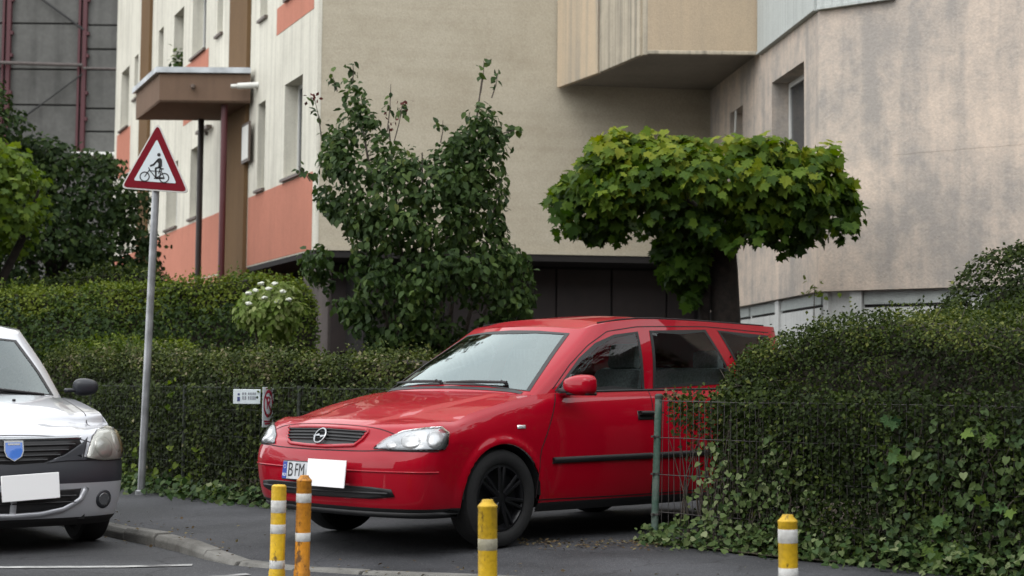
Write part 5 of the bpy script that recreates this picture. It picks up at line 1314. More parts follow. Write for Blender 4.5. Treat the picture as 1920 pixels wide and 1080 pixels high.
# lilac
LILAC = [(-1.60, 2.28), (-1.58, 2.30), (-1.72, 2.61), (-1.95, 2.78), (-2.02, 3.06), (-1.89, 3.26), (-1.92, 3.47), (-1.87, 3.66), (-1.74, 3.78), (-1.7, 4.05), (-1.61, 4.11), (-1.5, 3.97), (-1.42, 3.74), (-1.27, 3.56), (-1.12, 3.40), (-.87, 3.34), (-.71, 3.44), (-.55, 3.54), (-.42, 3.81), (-.36, 4.05), (-.29, 4.08), (-.21, 3.87), (-.1, 3.6), (.03, 3.41), (-.06, 3.17), (-.03, 2.9), (-.09, 2.68), (-.02, 2.47), (.21, 2.22), (.24, 1.88), (.22, 1.68), (-.16, 1.50), (-.58, 1.25), (-.95, 1.15), (-1.30, 1.25), (-1.55, 1.50), (-1.95, 1.95), (-2.15, 2.25), (-1.95, 2.42), (-1.60, 2.25)]
ll = tree_root("lilac_bush", "tall dark leaved bush with forked top against the beige wall", "bush", (-.85, 16.0, 0))
st = []
for tx, tz, bx in ((-1.62, 4.05, -.95), (-1.25, 3.6, -.9), (-.32, 4.12, -.75), (-.6, 3.5, -.8), (-.1, 3.2, -.7), (-1.7, 3.3, -.95), (-.9, 3.3, -.85), (-.05, 2.5, -.7), (-1.45, 2.8, -.95)):
    y = 16 + NR.uniform(-.35, .35); mx = bx + (tx - bx) * .35
    st.append(([(bx, 16.0 + (y - 16) * .2, 0), (mx, 16 + (y - 16) * .6, tz * .45), (bx + (tx - bx) * .72, y, tz * .75), (tx, y, tz)], [.035, .026, .016, .006]))
trunk(ll, st, M_bark2, "stems", 7)
P, N, out, k = crown_points(LILAC, 16.0, 11500, .85, 270, .20, .72, .6)
# thin the upper and outer shoots so that the wall shows through
d, _ = edge_dist(P[:, [0, 2]], LILAC)
keep = NR.random(len(P)) < np.clip(.66 + d * 2.2 + (3.35 - P[:, 2]) * .30, .42, 1); P, N, out, k = P[keep], N[keep], out[keep], k[keep]
tint = np.clip(.40 + NR.normal(0, .18, len(P)) + (NR.random(270) * .35 - .2)[k], 0, 1); sz = .055 + .045 * NR.random(len(P))
a, r = pick(P, N, 300, -P[:, 1] + NR.random(len(P)) * .6)
leaf_parts(P[a], N[a], sz[a], tint[a], "ovate", ML_lilac, ll, 2.0, .5)
leaves("foliage", P[r], N[r], sz[r], tint[r], "ovate", ML_lilac, ll, 2.0, .55)
# bare shoots with dead flower heads
mb = MB(); BP_, BN_ = [], []
for x0, z0, x1, z1 in ((-1.9, 3.45, -1.98, 3.85), (-1.25, 3.5, -1.22, 3.98), (-1.18, 3.4, -1.10, 3.80), (-.33, 3.9, -.30, 4.22), (-.22, 3.85, -.16, 4.1), (-.72, 3.4, -.70, 3.62), (-2.0, 3.0, -2.12, 3.15), (-1.6, 4.0, -1.60, 4.18), (-1.75, 3.9, -1.8, 4.05), (-.1, 3.5, .06, 3.55)):
    y = 15.7; mb.tube([(x0, y, z0), ((x0 + x1) / 2 + .01, y, (z0 + z1) / 2), (x1, y, z1)], [.007, .005, .003], 5)
    for q in range(9): t = .45 + .55 * NR.random(); BP_.append((x0 + (x1 - x0) * t + NR.normal(0, .03), y + NR.normal(0, .03), z0 + (z1 - z0) * t + NR.normal(0, .02))); BN_.append((NR.normal(), -1, .4))
mb.build("shoot", M_bark2, ll, kind="stuff")
BP_, BN_ = np.array(BP_), unit(np.array(BN_)); nb = len(BP_)
leaves("shoot_leaves", BP_, BN_, .06 + .05 * NR.random(nb), NR.random(nb) * .8, "ovate", ML_lilac, ll, 1.0, .6)
q = np.array([(-1.98, 15.7, 3.86), (-1.10, 15.7, 3.72), (-1.09, 15.7, 3.80), (-1.2, 15.7, 3.62)]); q = np.repeat(q, 10, 0) + NR.normal(0, .035, (40, 3))
leaves("dead_flower_head", q, unit(NR.normal(0, 1, (40, 3)) + [0, -1, 0]), .05, NR.random(40), "hedge", ML_red, ll, 1, .8)

# snowball bush
SNOW_ = [(-2.90, 1.68), (-2.80, 1.87), (-2.61, 2.01), (-2.45, 2.09), (-2.29, 2.09), (-2.1, 1.98), (-2.02, 1.82), (-2.10, 1.62), (-2.25, 1.38), (-2.49, 1.33), (-2.62, 1.5), (-2.8, 1.58)]
SNOW = [(-2.43 + (x + 2.43) * .84, 1.74 + (z - 1.74) * .84) for x, z in SNOW_]
sb = tree_root("flowering_bush", "light green bush dotted with white flower heads before the grey pillar", "bush", (-2.45, 16.3, 0))
trunk(sb, [([(-2.45, 16.3, 0), (-2.5, 16.3, .9), (-2.62, 16.2, 1.7)], [.03, .022, .008]), ([(-2.42, 16.32, 0), (-2.36, 16.3, 1.0), (-2.2, 16.2, 1.8)], [.028, .02, .008]), ([(-2.45, 16.3, .6), (-2.42, 16.1, 1.3), (-2.4, 16.0, 1.9)], [.02, .015, .006])], M_bark2, "stems", 6)
P, N, out, k = crown_points(SNOW, 16.3, 1500, .42, 70, .13, .8)
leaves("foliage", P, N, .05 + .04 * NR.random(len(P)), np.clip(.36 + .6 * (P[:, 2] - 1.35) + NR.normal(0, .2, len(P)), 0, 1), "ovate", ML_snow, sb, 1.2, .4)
M_petal = plain("white_petals", (.62, .64, .55), .7)
for x, z in ((-2.50, 2.0), (-2.36, 2.0), (-2.62, 1.80), (-2.22, 1.84), (-2.46, 1.86), (-2.55, 1.93), (-2.42, 1.95), (-2.28, 1.92), (-2.33, 1.82), (-2.62, 1.90)):
    bm = bmesh.new(); bmesh.ops.create_icosphere(bm, subdivisions=2, radius=.032)
    for v in bm.verts: v.co *= 1 + NR.normal(0, .16); v.co.z *= .6
    me = bpy.data.meshes.new("flower_head"); bm.to_mesh(me); bm.free(); me.materials.append(M_petal); o = bpy.data.objects.new("flower_head", me); COL.objects.link(o); o.location = (x, 15.9, z); attach(o, sb)

# trees and shrubs at the far left
def leafy_tree(name, label, poly, Y, n, depth, clusters, crad, size, mat, kind="ovate", base=None, tr=.12, cat="tree", bias=.35, loft=.2):
    Q = np.array(poly); cx = Q[:, 0].mean() if base is None else base; z1 = Q[:, 1].max()
    root = tree_root(name, label, cat, (cx, Y, 0))
    trunk(root, [([(cx, Y, 0), (cx + .05, Y, z1 * .4), (cx + .02, Y, z1 * .85)], [tr, tr * .75, tr * .25]), ([(cx, Y, z1 * .4), (cx - .4, Y - .1, z1 * .65), (cx - .7, Y, z1 * .8)], [tr * .5, tr * .35, tr * .12]), ([(cx, Y, z1 * .45), (cx + .5, Y, z1 * .7), (cx + .7, Y - .2, z1 * .82)], [tr * .5, tr * .35, tr * .12])], M_bark, "trunk", 8)
    P, N, out, k = crown_points(poly, Y, n, depth, clusters, crad, .75)
    z0 = Q[:, 1].min()
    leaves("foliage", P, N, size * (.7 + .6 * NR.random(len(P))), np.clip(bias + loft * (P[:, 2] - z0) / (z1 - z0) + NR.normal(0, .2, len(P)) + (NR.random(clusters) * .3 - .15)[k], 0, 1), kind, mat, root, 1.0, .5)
    return root
leafy_tree("dark_tree", "dense dark green trees below the grey concrete block at far left", [(-9.0, 4.98), (-8.08, 4.86), (-7.79, 5.03), (-7.58, 4.78), (-7.28, 4.7), (-6.99, 4.76), (-6.73, 4.58), (-6.27, 4.52), (-6.01, 4.44), (-5.75, 4.25), (-5.45, 3.66), (-5.30, 2.91), (-5.38, 1.2), (-8.6, 1.0), (-9.2, 2.5)], 24.2, 24000, 1.3, 300, .38, .095, ML_dark, tr=.16, bias=.45)
leafy_tree("tall_tree", "dark leafy branches reaching up the left picture edge", [(-9.4, 6.6), (-8.3, 6.3), (-7.6, 5.55), (-7.40, 5.37), (-7.26, 5.14), (-7.06, 4.79), (-6.97, 4.52), (-7.11, 3.97), (-7.41, 3.0), (-9.2, 3.0)], 23.0, 5600, .9, 110, .3, .085, ML_dark, base=-8.3, tr=.16, bias=.5)
leafy_tree("bright_tree", "bright yellow green leafy tree at the left edge above the silver car", [(-8.0, 4.2), (-7.18, 4.16), (-6.63, 4.13), (-6.45, 4.10), (-6.29, 3.92), (-6.11, 3.72), (-6.07, 3.37), (-6.02, 3.03), (-6.18, 2.75), (-6.37, 2.50), (-6.58, 2.40), (-7.9, 2.3)], 20.5, 4200, .9, 100, .28, .085, ML_light, "maple", base=-6.75, tr=.14, bias=.35)
leafy_tree("dark_shrub", "dark shrub between the tall hedge and the front hedge", [(-6.4, 1.9), (-5.6, 2.0), (-4.6, 1.95), (-3.4, 2.0), (-2.5, 1.95), (-2.3, .4), (-6.4, .4)], 17.75, 7000, .3, 130, .28, .055, ML_dark, base=-4.0, tr=.04, cat="shrub", bias=.45)

# ---- fence with green post at the driveway and what climbs on it
M_wire = plain("galvanised_wire", (.055, .05, .048), .65, .1)
M_wire_d = plain("dark_green_wire", (.030, .036, .028), .7, .0)
M_postg = plaster("flaking_green_paint", (.040, .095, .070), (.22, .23, .21), .45, 1.0, .7, .4, (10, 10, 2), 60)
F0 = Vector((.945, 10.40, 0)); FD_ = Vector((.70, -.714, 0)).normalized(); FN = Vector((-.714, -.70, 0)).normalized()
def fp(a, z, off=0.0): q = F0 + FD_ * a + FN * off; return Vector((q.x, q.y, z))
fen = empty("wire_fence", F0, "wire mesh fence with flaking green post at the driveway's right side", "fence")
for a, lean in ((0, -.014), (2.9, 0.0)):
    m = MB(); m.tube([fp(a, -.05) + Vector((lean, 0, 0)), fp(a, .5), fp(a, .935) - Vector((lean, 0, 0))], .024, 12); po = m.build("post", M_postg, fen, smooth=True)
    m = MB(); m.lathe([(.028, 0), (.028, .02), (.015, .032)], 12, c=fp(a, .93) - Vector((lean, 0, 0))); m.build("post_cap", M_wire_d, po)
    m = MB()
    for z in (.18, .44, .68): m.lathe([(.028, 0), (.028, .012)], 10, c=fp(a, z)); m.box(fp(a, z + .006, .03), (.02, .03, .012), -.79)
    m.build("clip", M_wire, po)
a = .05
while a < 5.4:
    j = NR.normal(0, .004); m = MB(); m.tube([fp(a + j, .03), fp(a + NR.normal(0, .004), .5), fp(a - j, .93)], .0022, 4, False); m.build("wire", M_wire, fen); a += .05
for z in (.055, .20, .44, .68, .915):
    m = MB(); m.tube([fp(a2, z + NR.normal(0, .002), .004) for a2 in np.linspace(0, 5.4, 28)], .0026, 4, False); m.build("wire", M_wire, fen)
def along(px_a, zz, off, spread, n, size, kind, tint0, arr, droop=1.0):
    for i in range(n):
        arr.append((fp(px_a + NR.normal(0, spread[0]), max(.03, zz + NR.normal(0, spread[1])), off + abs(NR.normal(0, .035))), size * NR.uniform(.6, 1.35), np.clip(tint0 + NR.normal(0, .2), 0, 1)))
def put(arr, kind, mat, root, droop, n_parts=0, name="foliage"):
    P = np.array([p[:] for p, _, _ in arr]); s = np.array([q for _, q, _ in arr]); t = np.array([q for _, _, q in arr]); N = np.tile(np.array(FN[:]) * .8 + [0, -.35, .35], (len(P), 1))
    if n_parts:
        a, r = pick(P, N, min(n_parts, len(P)), s + NR.random(len(P)) * .01); leaf_parts(P[a], N[a], s[a], t[a], kind, mat, root, droop, .4)
    else: r = np.arange(len(P))
    if len(r): leaves(name, P[r], N[r], s[r], t[r], kind, mat, root, droop, .45)
ivy = empty("climbing_ivy", fp(.9, 0), "pale leaved ivy climbing diagonally up the wire fence beside the post", "ivy")
arr = []
for a, z in ((.42, .17), (.55, .22), (.70, .30), (.82, .34), (.92, .42), (1.0, .30), (.62, .34), (.75, .45), (.58, .52), (.52, .62), (1.02, .52), (1.15, .25), (.85, .15), (1.05, .14), (.45, .40), (1.2, .38), (.95, .62), (.66, .12)):
    along(a, z, .012, (.06, .055), 19, .034, "heart", .68, arr)
put(arr, "heart", ML_ivy, ivy, 1.6, 250)
def climbers(parent, a0, a1, z1, n):
    mb = MB()
    for i in range(n):
        a = NR.uniform(a0, a1); pts = []; z = .02
        while z < z1 * NR.uniform(.75, 1.1): pts.append(fp(a, z, NR.normal(.012, .012))); a += NR.normal(.015, .03); z += NR.uniform(.06, .12)
        if len(pts) > 2: mb.tube(pts, .0035, 5, False)
    mb.build("stems", M_bark2, parent, kind="stuff")
climbers(ivy, .4, 1.1, .65, 16)
vine = empty("climbing_vine", fp(2.25, 0), "large leaved green vine on the fence at the lower right edge", "vine")
arr = []
for a, z, n in ((1.72, .55, 14), (1.82, .42, 16), (1.95, .62, 16), (2.1, .5, 18), (2.2, .68, 16), (2.3, .40, 20), (2.45, .55, 20), (2.0, .25, 20), (2.2, .22, 22), (2.5, .25, 24), (2.7, .45, 20), (1.75, .25, 16), (2.35, .80, 14), (1.85, .15, 14), (2.6, .72, 14)):
    along(a, z, .015, (.07, .06), int(n * 1.5), .043, "heart", .45, arr)
put(arr, "heart", ML_ivy, vine, 1.6, 220)
arr = []
for a, z, n in ((1.86, .83, 5), (1.84, .67, 5), (2.32, .72, 6), (2.2, .13, 9), (2.05, .10, 6), (2.45, .38, 5), (2.12, .30, 5)):
    along(a, z, .04, (.06, .04), max(3, n - 2), .075, "maple", .55, arr)
put(arr, "maple", ML_vine, vine, 1.2, 50)
climbers(vine, 1.6, 2.7, .85, 24)
wd = []
def gpt(a, off): q = F0 + FD_ * a + FN * off; return q
for i in range(2600):
    a = NR.uniform(-.12, 3.8); o = abs(NR.normal(0, .12)) * (1.0 if a > .1 else .6) - .03; q = gpt(a, min(o, .42)); h = NR.random() ** 1.6 * (.17 if a > .15 else .10) * (1.2 - min(o, .42) * 1.6)
    wd.append((Vector((q.x, q.y, max(.012, h))), NR.uniform(.022, .05), np.clip(.56 + NR.normal(0, .24), 0, 1)))
P = np.array([p[:] for p, _, _ in wd]); leaves("ground_ivy", P, np.tile([-.2, -.4, .8], (len(P), 1)), np.array([s for _, s, _ in wd]), np.array([t for _, _, t in wd]), "heart", ML_ivy, None, .6, .5)
tag(bpy.data.objects["ground_ivy"], "low ivy spreading along the foot of the right fence", "ground ivy")
# thin growth over the first fence bay, in front of the car's flank
sp = []
for i in range(1700):
    a = NR.uniform(.02, .85); z = .95 + NR.normal(0, .035) - abs(NR.normal(0, .13)) + .26 * max(0, a - .25) * NR.random() ** .5; sp.append((fp(a, z, -.05 - NR.random() * .22), NR.uniform(.022, .042), np.clip(.5 + NR.normal(0, .22), 0, 1)))
for i in range(1100):
    a = NR.uniform(.10, .9); z = NR.uniform(.05, .9); 
    if NR.random() < (a / .9) ** .8: sp.append((fp(a, z, -.06 - NR.random() * .25), NR.uniform(.022, .042), np.clip(.4 + NR.normal(0, .2), 0, 1)))
shoots = empty("hedge_shoots", fp(.4, 0, -.15), "sparse leafy shoots over the first fence bay in front of the red car", "shrub")
P = np.array([p[:] for p, _, _ in sp]); leaves("foliage", P, np.tile([-.3, -.6, .5], (len(P), 1)), np.array([s for _, s, _ in sp]), np.array([t for _, _, t in sp]), "hedge", ML_hedge, shoots, .3, .6)
mb = MB()
for i in range(70):
    a = NR.uniform(.05, 1.0); o = -.05 - NR.random() * .25; z = NR.uniform(.5, .95); mb.tube([fp(a + NR.normal(0, .05), .0, o), fp(a + NR.normal(0, .03), z * .5, o), fp(a + NR.normal(0, .06), z, o)], [.005, .004, .002], 4, False)
mb.build("stems", M_bark2, shoots, kind="stuff")
rq = np.array([fp(.03 + .12 * NR.random(), .93 + .05 * NR.random(), -.04)[:] for _ in range(30)]); leaves("dry_shoot", rq, np.tile([-.2, -.7, .5], (30, 1)), .03, NR.random(30), "hedge", ML_litter, shoots, .4, .7)

# dense growth pushing through the mesh further along
gq = []
for i in range(15000):
    a = .42 + 3.3 * NR.random() ** .95; z = NR.uniform(.05, 1.0)
    if NR.random() > np.clip((a - .5) / .45, .15, 1): continue
    gq.append((fp(a, z, NR.normal(.016, .04)), NR.uniform(.020, .036), np.clip(.34 + .12 * math.sin(a * 9 + z * 7) + NR.normal(0, .2), 0, 1)))
P = np.array([p[:] for p, _, _ in gq]); leaves("fence_growth", P, np.tile([-.35, -.55, .45], (len(P), 1)), np.array([s for _, s, _ in gq]), np.array([t for _, _, t in gq]), "ovate", ML_hedge, None, .6, .55)
tag(bpy.data.objects["fence_growth"], "dark hedge leaves pushing through the right wire fence", "hedge growth")

# ---- left fence in front of the brownish hedge
LF = [(-5.0, 16.85), (-3.40, 15.06), (-2.25, 13.56), (-1.55, 12.92), (-.85, 12.44)]
lf = empty("hedge_fence", (-2.25, 13.56, 0), "low dark wire mesh fence along the foot of the brownish hedge", "fence")
LP = np.array(LF); LDs = np.concatenate([[0], np.cumsum(np.linalg.norm(np.diff(LP, axis=0), axis=1))])
def lpt(s, z): return Vector((np.interp(s, LDs, LP[:, 0]), np.interp(s, LDs, LP[:, 1]), z))
s = 1.2
while s < LDs[-1]:
    m = MB(); m.tube([lpt(s, .02), lpt(s + NR.normal(0, .004), .98)], .0020, 4, False); m.build("wire", M_wire_d, lf); s += .06
for z in (.06, .3, .55, .78, .97):
    m = MB(); m.tube([lpt(q, z + NR.normal(0, .002)) for q in np.linspace(1.2, LDs[-1], 26)], .0026, 4, False); m.build("wire", M_wire_d, lf)
for q in (1.25, 3.15, 5.0):
    m = MB(); m.tube([lpt(q, -.02), lpt(q, .99)], .015, 8); m.build("post", M_wire_d, lf, smooth=True)
gq = []
for i in range(9000):
    q = NR.uniform(.9, LDs[-1]); c = lpt(q, 0); o = NR.normal(-.01, .05); gq.append(((c.x - .75 * o, c.y - .66 * o, NR.uniform(.03, 1.0) ** .9), NR.uniform(.026, .048), np.clip(.36 + .14 * math.sin(q * 6) + NR.normal(0, .2), 0, 1)))
P = np.array([p for p, _, _ in gq]); leaves("fence_leaves", P, np.tile([-.4, -.55, .45], (len(P), 1)), np.array([s for _, s, _ in gq]), np.array([t for _, _, t in gq]), "ovate", ML_hedge_b, None, .6, .55)
tag(bpy.data.objects["fence_leaves"], "brownish green leaves growing through the left hedge fence", "hedge growth")
wd = []
for i in range(1100):
    q = NR.uniform(1.0, LDs[-1]); c = lpt(q, 0); o = abs(NR.normal(0, .13)); h = NR.random() ** 1.5 * .16; wd.append(((c.x - .75 * o, c.y - .66 * o, max(.012, h)), NR.uniform(.03, .065), np.clip(.42 + NR.normal(0, .2), 0, 1)))
P = np.array([p for p, _, _ in wd]); leaves("weeds", P, np.tile([-.2, -.4, .8], (len(P), 1)), np.array([s for _, s, _ in wd]), np.array([t for _, _, t in wd]), "heart", ML_ivy, None, .6, .5)
tag(bpy.data.objects["weeds"], "green weeds along the foot of the left hedge fence", "weeds")
bw = empty("bindweed", lpt(4.0, 0), "fresh green climbing weed on the left fence beside the red car's bumper", "weed")
arr = []
for q, z, n in ((3.9, .12, 10), (3.75, .1, 8), (3.3, .2, 10), (3.1, .35, 8), (2.6, .15, 10), (2.2, .2, 10), (2.0, .12, 12), (2.35, .35, 8), (3.55, .3, 8), (1.9, .3, 8), (3.0, .95, 6)):
    for i in range(n): arr.append((lpt(q + NR.normal(0, .08), max(.03, z + NR.normal(0, .07))) + Vector((-.03, -.04, 0)), .06 * NR.uniform(.6, 1.3), np.clip(.6 + NR.normal(0, .2), 0, 1)))
P = np.array([p[:] for p, _, _ in arr]); leaf_parts(P, np.tile([-.4, -.7, .4], (len(P), 1)), np.array([s for _, s, _ in arr]), np.array([t for _, _, t in arr]), "heart", ML_light, bw, 1.2, .45)
# dry leaves by the green post
n = 420; q = np.stack([NR.uniform(.05, 1.0, n), NR.uniform(9.75, 10.5, n), NR.uniform(.008, .016, n)], 1); q = q[(q[:, 1] > 10.15 - .35 * NR.random(n) * (q[:, 0] > .2))]
leaves("leaf_litter", q, np.tile([0, 0, 1.0], (len(q), 1)), .018 + .02 * NR.random(len(q)), NR.random(len(q)), "hedge", ML_litter, None, 0, .25)
tag(bpy.data.objects["leaf_litter"], "dry leaves on the asphalt beside the green fence post", "dry leaves")
n = 260; L_ = []
while len(L_) < n:
    u = NR.uniform(5.5, 15.5); p = kpos(u); o = abs(NR.normal(0, .35)) * (1 if NR.random() < .75 else -.25); x, y = p.x + .5 * o, p.y + .86 * o; L_.append((x, y, (pave_z(x, y) if o > .08 else road_z(x) if o < -.08 else p.z) + .008))
leaves("fallen_leaves", np.array(L_), np.tile([0, 0, 1.0], (n, 1)), .015 + .02 * NR.random(n), NR.random(n), "hedge", ML_litter, None, 0, .3)
tag(bpy.data.objects["fallen_leaves"], "scattered dry leaf bits and grit along the kerb", "dry leaves")
sp_ = empty("wall_seedling", (3.05, 16.6, 0), "small yellowish sapling in front of the white basement wall", "plant")
MB().tube([(3.22, 17.0, 0), (3.20, 17.0, 1.2), (3.22, 17.0, 2.1)], [.012, .009, .004], 6).build("stem", M_bark2, sp_)
P = np.array([3.22, 17.0, 2.05]) + NR.normal(0, 1, (18, 3)) * [.07, .05, .05]; leaf_parts(P, np.tile([0, -.5, .8], (18, 1)), .06 + .03 * NR.random(18), .6 + .4 * NR.random(18), "ovate", ML_light, sp_, .6, .4)

# ---- unseen trees and block, added to darken reflections in paint and glass
def unseen_street_tree(label, x, y, src=None):
    if src is None:
        poly = [(x - 1.9, 2.6), (x - 2.3, 4.2), (x - 1.8, 5.8), (x - .6, 7.0), (x + .7, 6.9), (x + 1.9, 5.7), (x + 2.3, 4.1), (x + 1.8, 2.6), (x, 2.2)]
        return leafy_tree("street_tree", label, poly, y, 2600, 1.9, 90, .5, .26, ML_dark, base=x, tr=.17, bias=.4)
    r = src.copy(); COL.objects.link(r); r["label"] = label; r.location = (x, y, 0)
    for ch in src.children:
        c = ch.copy(); COL.objects.link(c); c.parent = r; c.matrix_parent_inverse = ch.matrix_parent_inverse.copy()
    return r
t0 = unseen_street_tree("leafy street tree to the right of the hedge, outside the view", 8.5, 10.5); t0["group"] = "street trees out of view"
for i, (x, y) in enumerate(((7.5, 4.5), (12.5, 6.5), (13.5, 12.5), (17.5, 9.5), (4.0, -7.0), (-4.0, -7.5), (10.5, -5.0), (-11.0, -6.0))): unseen_street_tree(["leafy street tree across the road, outside the view", "leafy street tree beyond the right hedge, outside the view"][1 if y > 0 else 0], x, y, t0)
ob = empty("opposite_building", (0, -15, 0), "plain brownish apartment block across the street, outside the view", "building")
FO = Face((-32, -15), (1, 0), (0, 1)); oo = [(2 + 4.2 * i, 3.4 + 4.2 * i, 1.4 + 2.8 * k, 2.8 + 2.8 * k) for i in range(15) for k in range(4)]
FO2 = Face((22, -15), (0, 1), (-1, 0)); oo2 = [(3 + 4.2 * i, 4.4 + 4.2 * i, 1.4 + 2.8 * k, 2.8 + 2.8 * k) for i in range(9) for k in range(4)]
wall_holes(FO2, "wall", 0, 42, -.3, 12.5, oo2, .15, M_pillar, ob)
for h in oo2: window(FO2, h, .15, ob, False, False)
wall_holes(FO, "wall", 0, 64, -.3, 12.5, oo, .15, M_pillar, ob)
for h in oo: window(FO, h, .15, ob, False, False)
# ------------------------------------------------------------------ bollards
def bollard_mat(name, col, worn, scuff=.60):
    m = plaster(name, col, worn, .5, .6, .55, .25, (22, 22, 5), 50); nt = m.node_tree; b = nt.nodes["Principled BSDF"]; b.inputs["Specular IOR Level"].default_value = .4
    tc = nt.nodes.new("ShaderNodeTexCoord"); mp = nt.nodes.new("ShaderNodeMapping"); mp.inputs["Scale"].default_value = (16, 16, 9); oi = nt.nodes.new("ShaderNodeObjectInfo")
    nt.links.new(tc.outputs["Object"], mp.inputs["Vector"]); nt.links.new(oi.outputs["Location"], mp.inputs["Location"])
    n = nt.nodes.new("ShaderNodeTexNoise"); n.inputs["Scale"].default_value = 1; n.inputs["Detail"].default_value = 8; n.inputs["Roughness"].default_value = .7; nt.links.new(mp.outputs[0], n.inputs["Vector"])
    r = nt.nodes.new("ShaderNodeMapRange"); r.inputs["From Min"].default_value = scuff; r.inputs["From Max"].default_value = scuff + .07; r.inputs["To Max"].default_value = .85; nt.links.new(n.outputs["Fac"], r.inputs["Value"])
    mx = nt.nodes.new("ShaderNodeMixRGB"); mx.inputs["Color2"].default_value = (.045, .024, .012, 1); src = b.inputs["Base Color"].links[0].from_socket
    nt.links.new(r.outputs[0], mx.inputs["Fac"]); nt.links.new(src, mx.inputs["Color1"]); nt.links.new(mx.outputs[0], b.inputs["Base Color"]); return m
M_yel = bollard_mat("yellow_bollard_plastic", (.72, .45, .010), (.20, .12, .03))
M_org = bollard_mat("orange_bollard_plastic", (.68, .27, .012), (.12, .055, .03), .55)
M_refl = bollard_mat("reflective_band", (.66, .66, .64), (.30, .29, .26))
M_refl_d = bollard_mat("worn_reflective_band", (.36, .34, .26), (.22, .19, .10))
M_rub = plain("rubber_base", (.02, .02, .02), .8)
def make_bollard(label, x, y, ztop, r, mat, bands, band_mat, lean=(0, 0), flat=False):
    zb = road_z(x) if kerb_info(x, y)[0] < 0 else pave_z(x, y)
    root = empty("bollard", (x, y, zb), label, "bollard", "yellow flexible bollards along the kerb"); root.rotation_euler = (lean[0], lean[1], 0)
    h = ztop - zb
    m = MB(); m.lathe([(r * 2.0, 0), (r * 2.0, .012), (r * 1.5, .03), (r * 1.1, .036)], 24); m.build("base", M_rub, root, False, True)
    top = [(r, h - .036), (r * 1.03, h - .034), (r * 1.03, h - .026), (r * .62, h - .008), (r * .56, h), (r * .02, h + .002)] if not flat else [(r, h - .02), (r * .97, h - .008), (r * .75, h - .001), (r * .02, h)]
    m = MB(); m.lathe([(r * 1.1, .03), (r * 1.1, .09), (r, .10)] + top, 28); m.build("body", mat, root, False, True)
    for a, b in bands:
        m = MB(); m.lathe([(r * .99, a - zb), (r * 1.025, a - zb + .002), (r * 1.025, b - zb - .002), (r * .99, b - zb)], 28); m.f = [q for q in m.f if len(q) == 4]; m.build("band", band_mat, root, False, True)
    return root
make_bollard("yellow bollard with three white bands, leftmost of the row", -1.238, 8.6, .465, .040, M_yel, [(.315, .382), (.205, .255), (.02, .065)], M_refl, (0, R(.4)), True)
make_bollard("scuffed orange bollard right in front of the red car's number plate", -1.105, 8.6, .515, .040, M_org, [(.37, .42), (.165, .212)], M_refl, (0, R(.5)))
make_bollard("plain yellow bollard in front of the red car's front wheel", -.090, 6.9, .514, .041, M_yel, [(.300, .350)], M_refl_d, (0, R(-.6)))
make_bollard("yellow bollard with two white bands in front of the right hedge", 1.195, 6.9, .462, .041, M_yel, [(.342, .402), (.185, .238)], M_refl, (0, R(-.7)))

# ------------------------------------------------------------------ road sign
M_galv = plain("galvanised_pole", (.34, .35, .36), .42, .7, var=.3, scale=6)
M_srim = plain("sign_rim", (.55, .53, .50), .5)
M_sred = plain("sign_red", (.155, .002, .010), .7, 0, .2)
M_swhite = plain("sign_white", (.60, .66, .68), .35)
sg = empty("road_sign", (-3.325, 14.5, .0), "triangular red bordered cycling warning sign on a leaning grey pole", "road sign")
m = MB(); m.tube([(-3.325, 14.5, -.05), (-3.253, 14.5, 2.75), (-3.246, 14.5, 3.0)], .034, 16); m.build("pole", M_galv, sg, smooth=True)
m = MB(); m.lathe([(.05, -.01), (.05, .03), (.036, .04)], 14, c=(-3.325, 14.5, .0)); m.build("pole_collar", M_galv, sg)
tri = [(-3.563, 2.762), (-2.937, 2.722), (-3.236, 3.372)]
tc = np.mean(np.array(tri), 0)
def rtri(k, r):
    P = np.array(tri); P = tc + (P - tc) * k; out = []
    for i in range(3):
        a, b, c = P[i - 1], P[i], P[(i + 1) % 3]; u = (a - b) / np.linalg.norm(a - b); w = (c - b) / np.linalg.norm(c - b)
        for t in np.linspace(0, 1, 6): q = b + u * r * (1 - t) ** 2 + w * r * t ** 2; out.append(tuple(q))
    return out
def plate(name, poly, y, depth, mat, parent):
    m = MB(); m.prism([(x, z) for x, z in poly], (0, y, 0), (1, 0, 0), (0, 0, 1), depth); o = m.build(name, mat, parent)
    bm = bmesh.new(); bm.from_mesh(o.data); bmesh.ops.recalc_face_normals(bm, faces=bm.faces); bm.to_mesh(o.data); bm.free(); return o
pn = plate("sign_plate", rtri(1.0, .06), 14.440, .022, M_srim, sg)
plate("red_border", rtri(.94, .05), 14.437, .003, M_sred, pn)
plate("white_field", rtri(.62, .02), 14.434, .003, M_swhite, pn)
for z in (2.80, 3.02):
    m = MB(); m.box((-3.25, 14.475, z), (.10, .03, .03), ch=.004); m.build("bracket", M_galv, sg)
SC = .000716
def sp2(cx, cy, y=14.4315): return Vector((-3.563 + (cx - 100) * SC, y, 2.762 - (cy - 905) * SC + 0.0))
def stroke(mb, pts, w):
    P = [sp2(*p) for p in pts]
    for a, b in zip(P[:-1], P[1:]):
        d = (b - a).normalized(); s = Vector((-d.z, 0, d.x)) * w * SC / 2; e = d * w * SC * .25
        mb.add([(a - e - s)[:], (b + e - s)[:], (b + e + s)[:], (a - e + s)[:]], [(0, 1, 2, 3)])
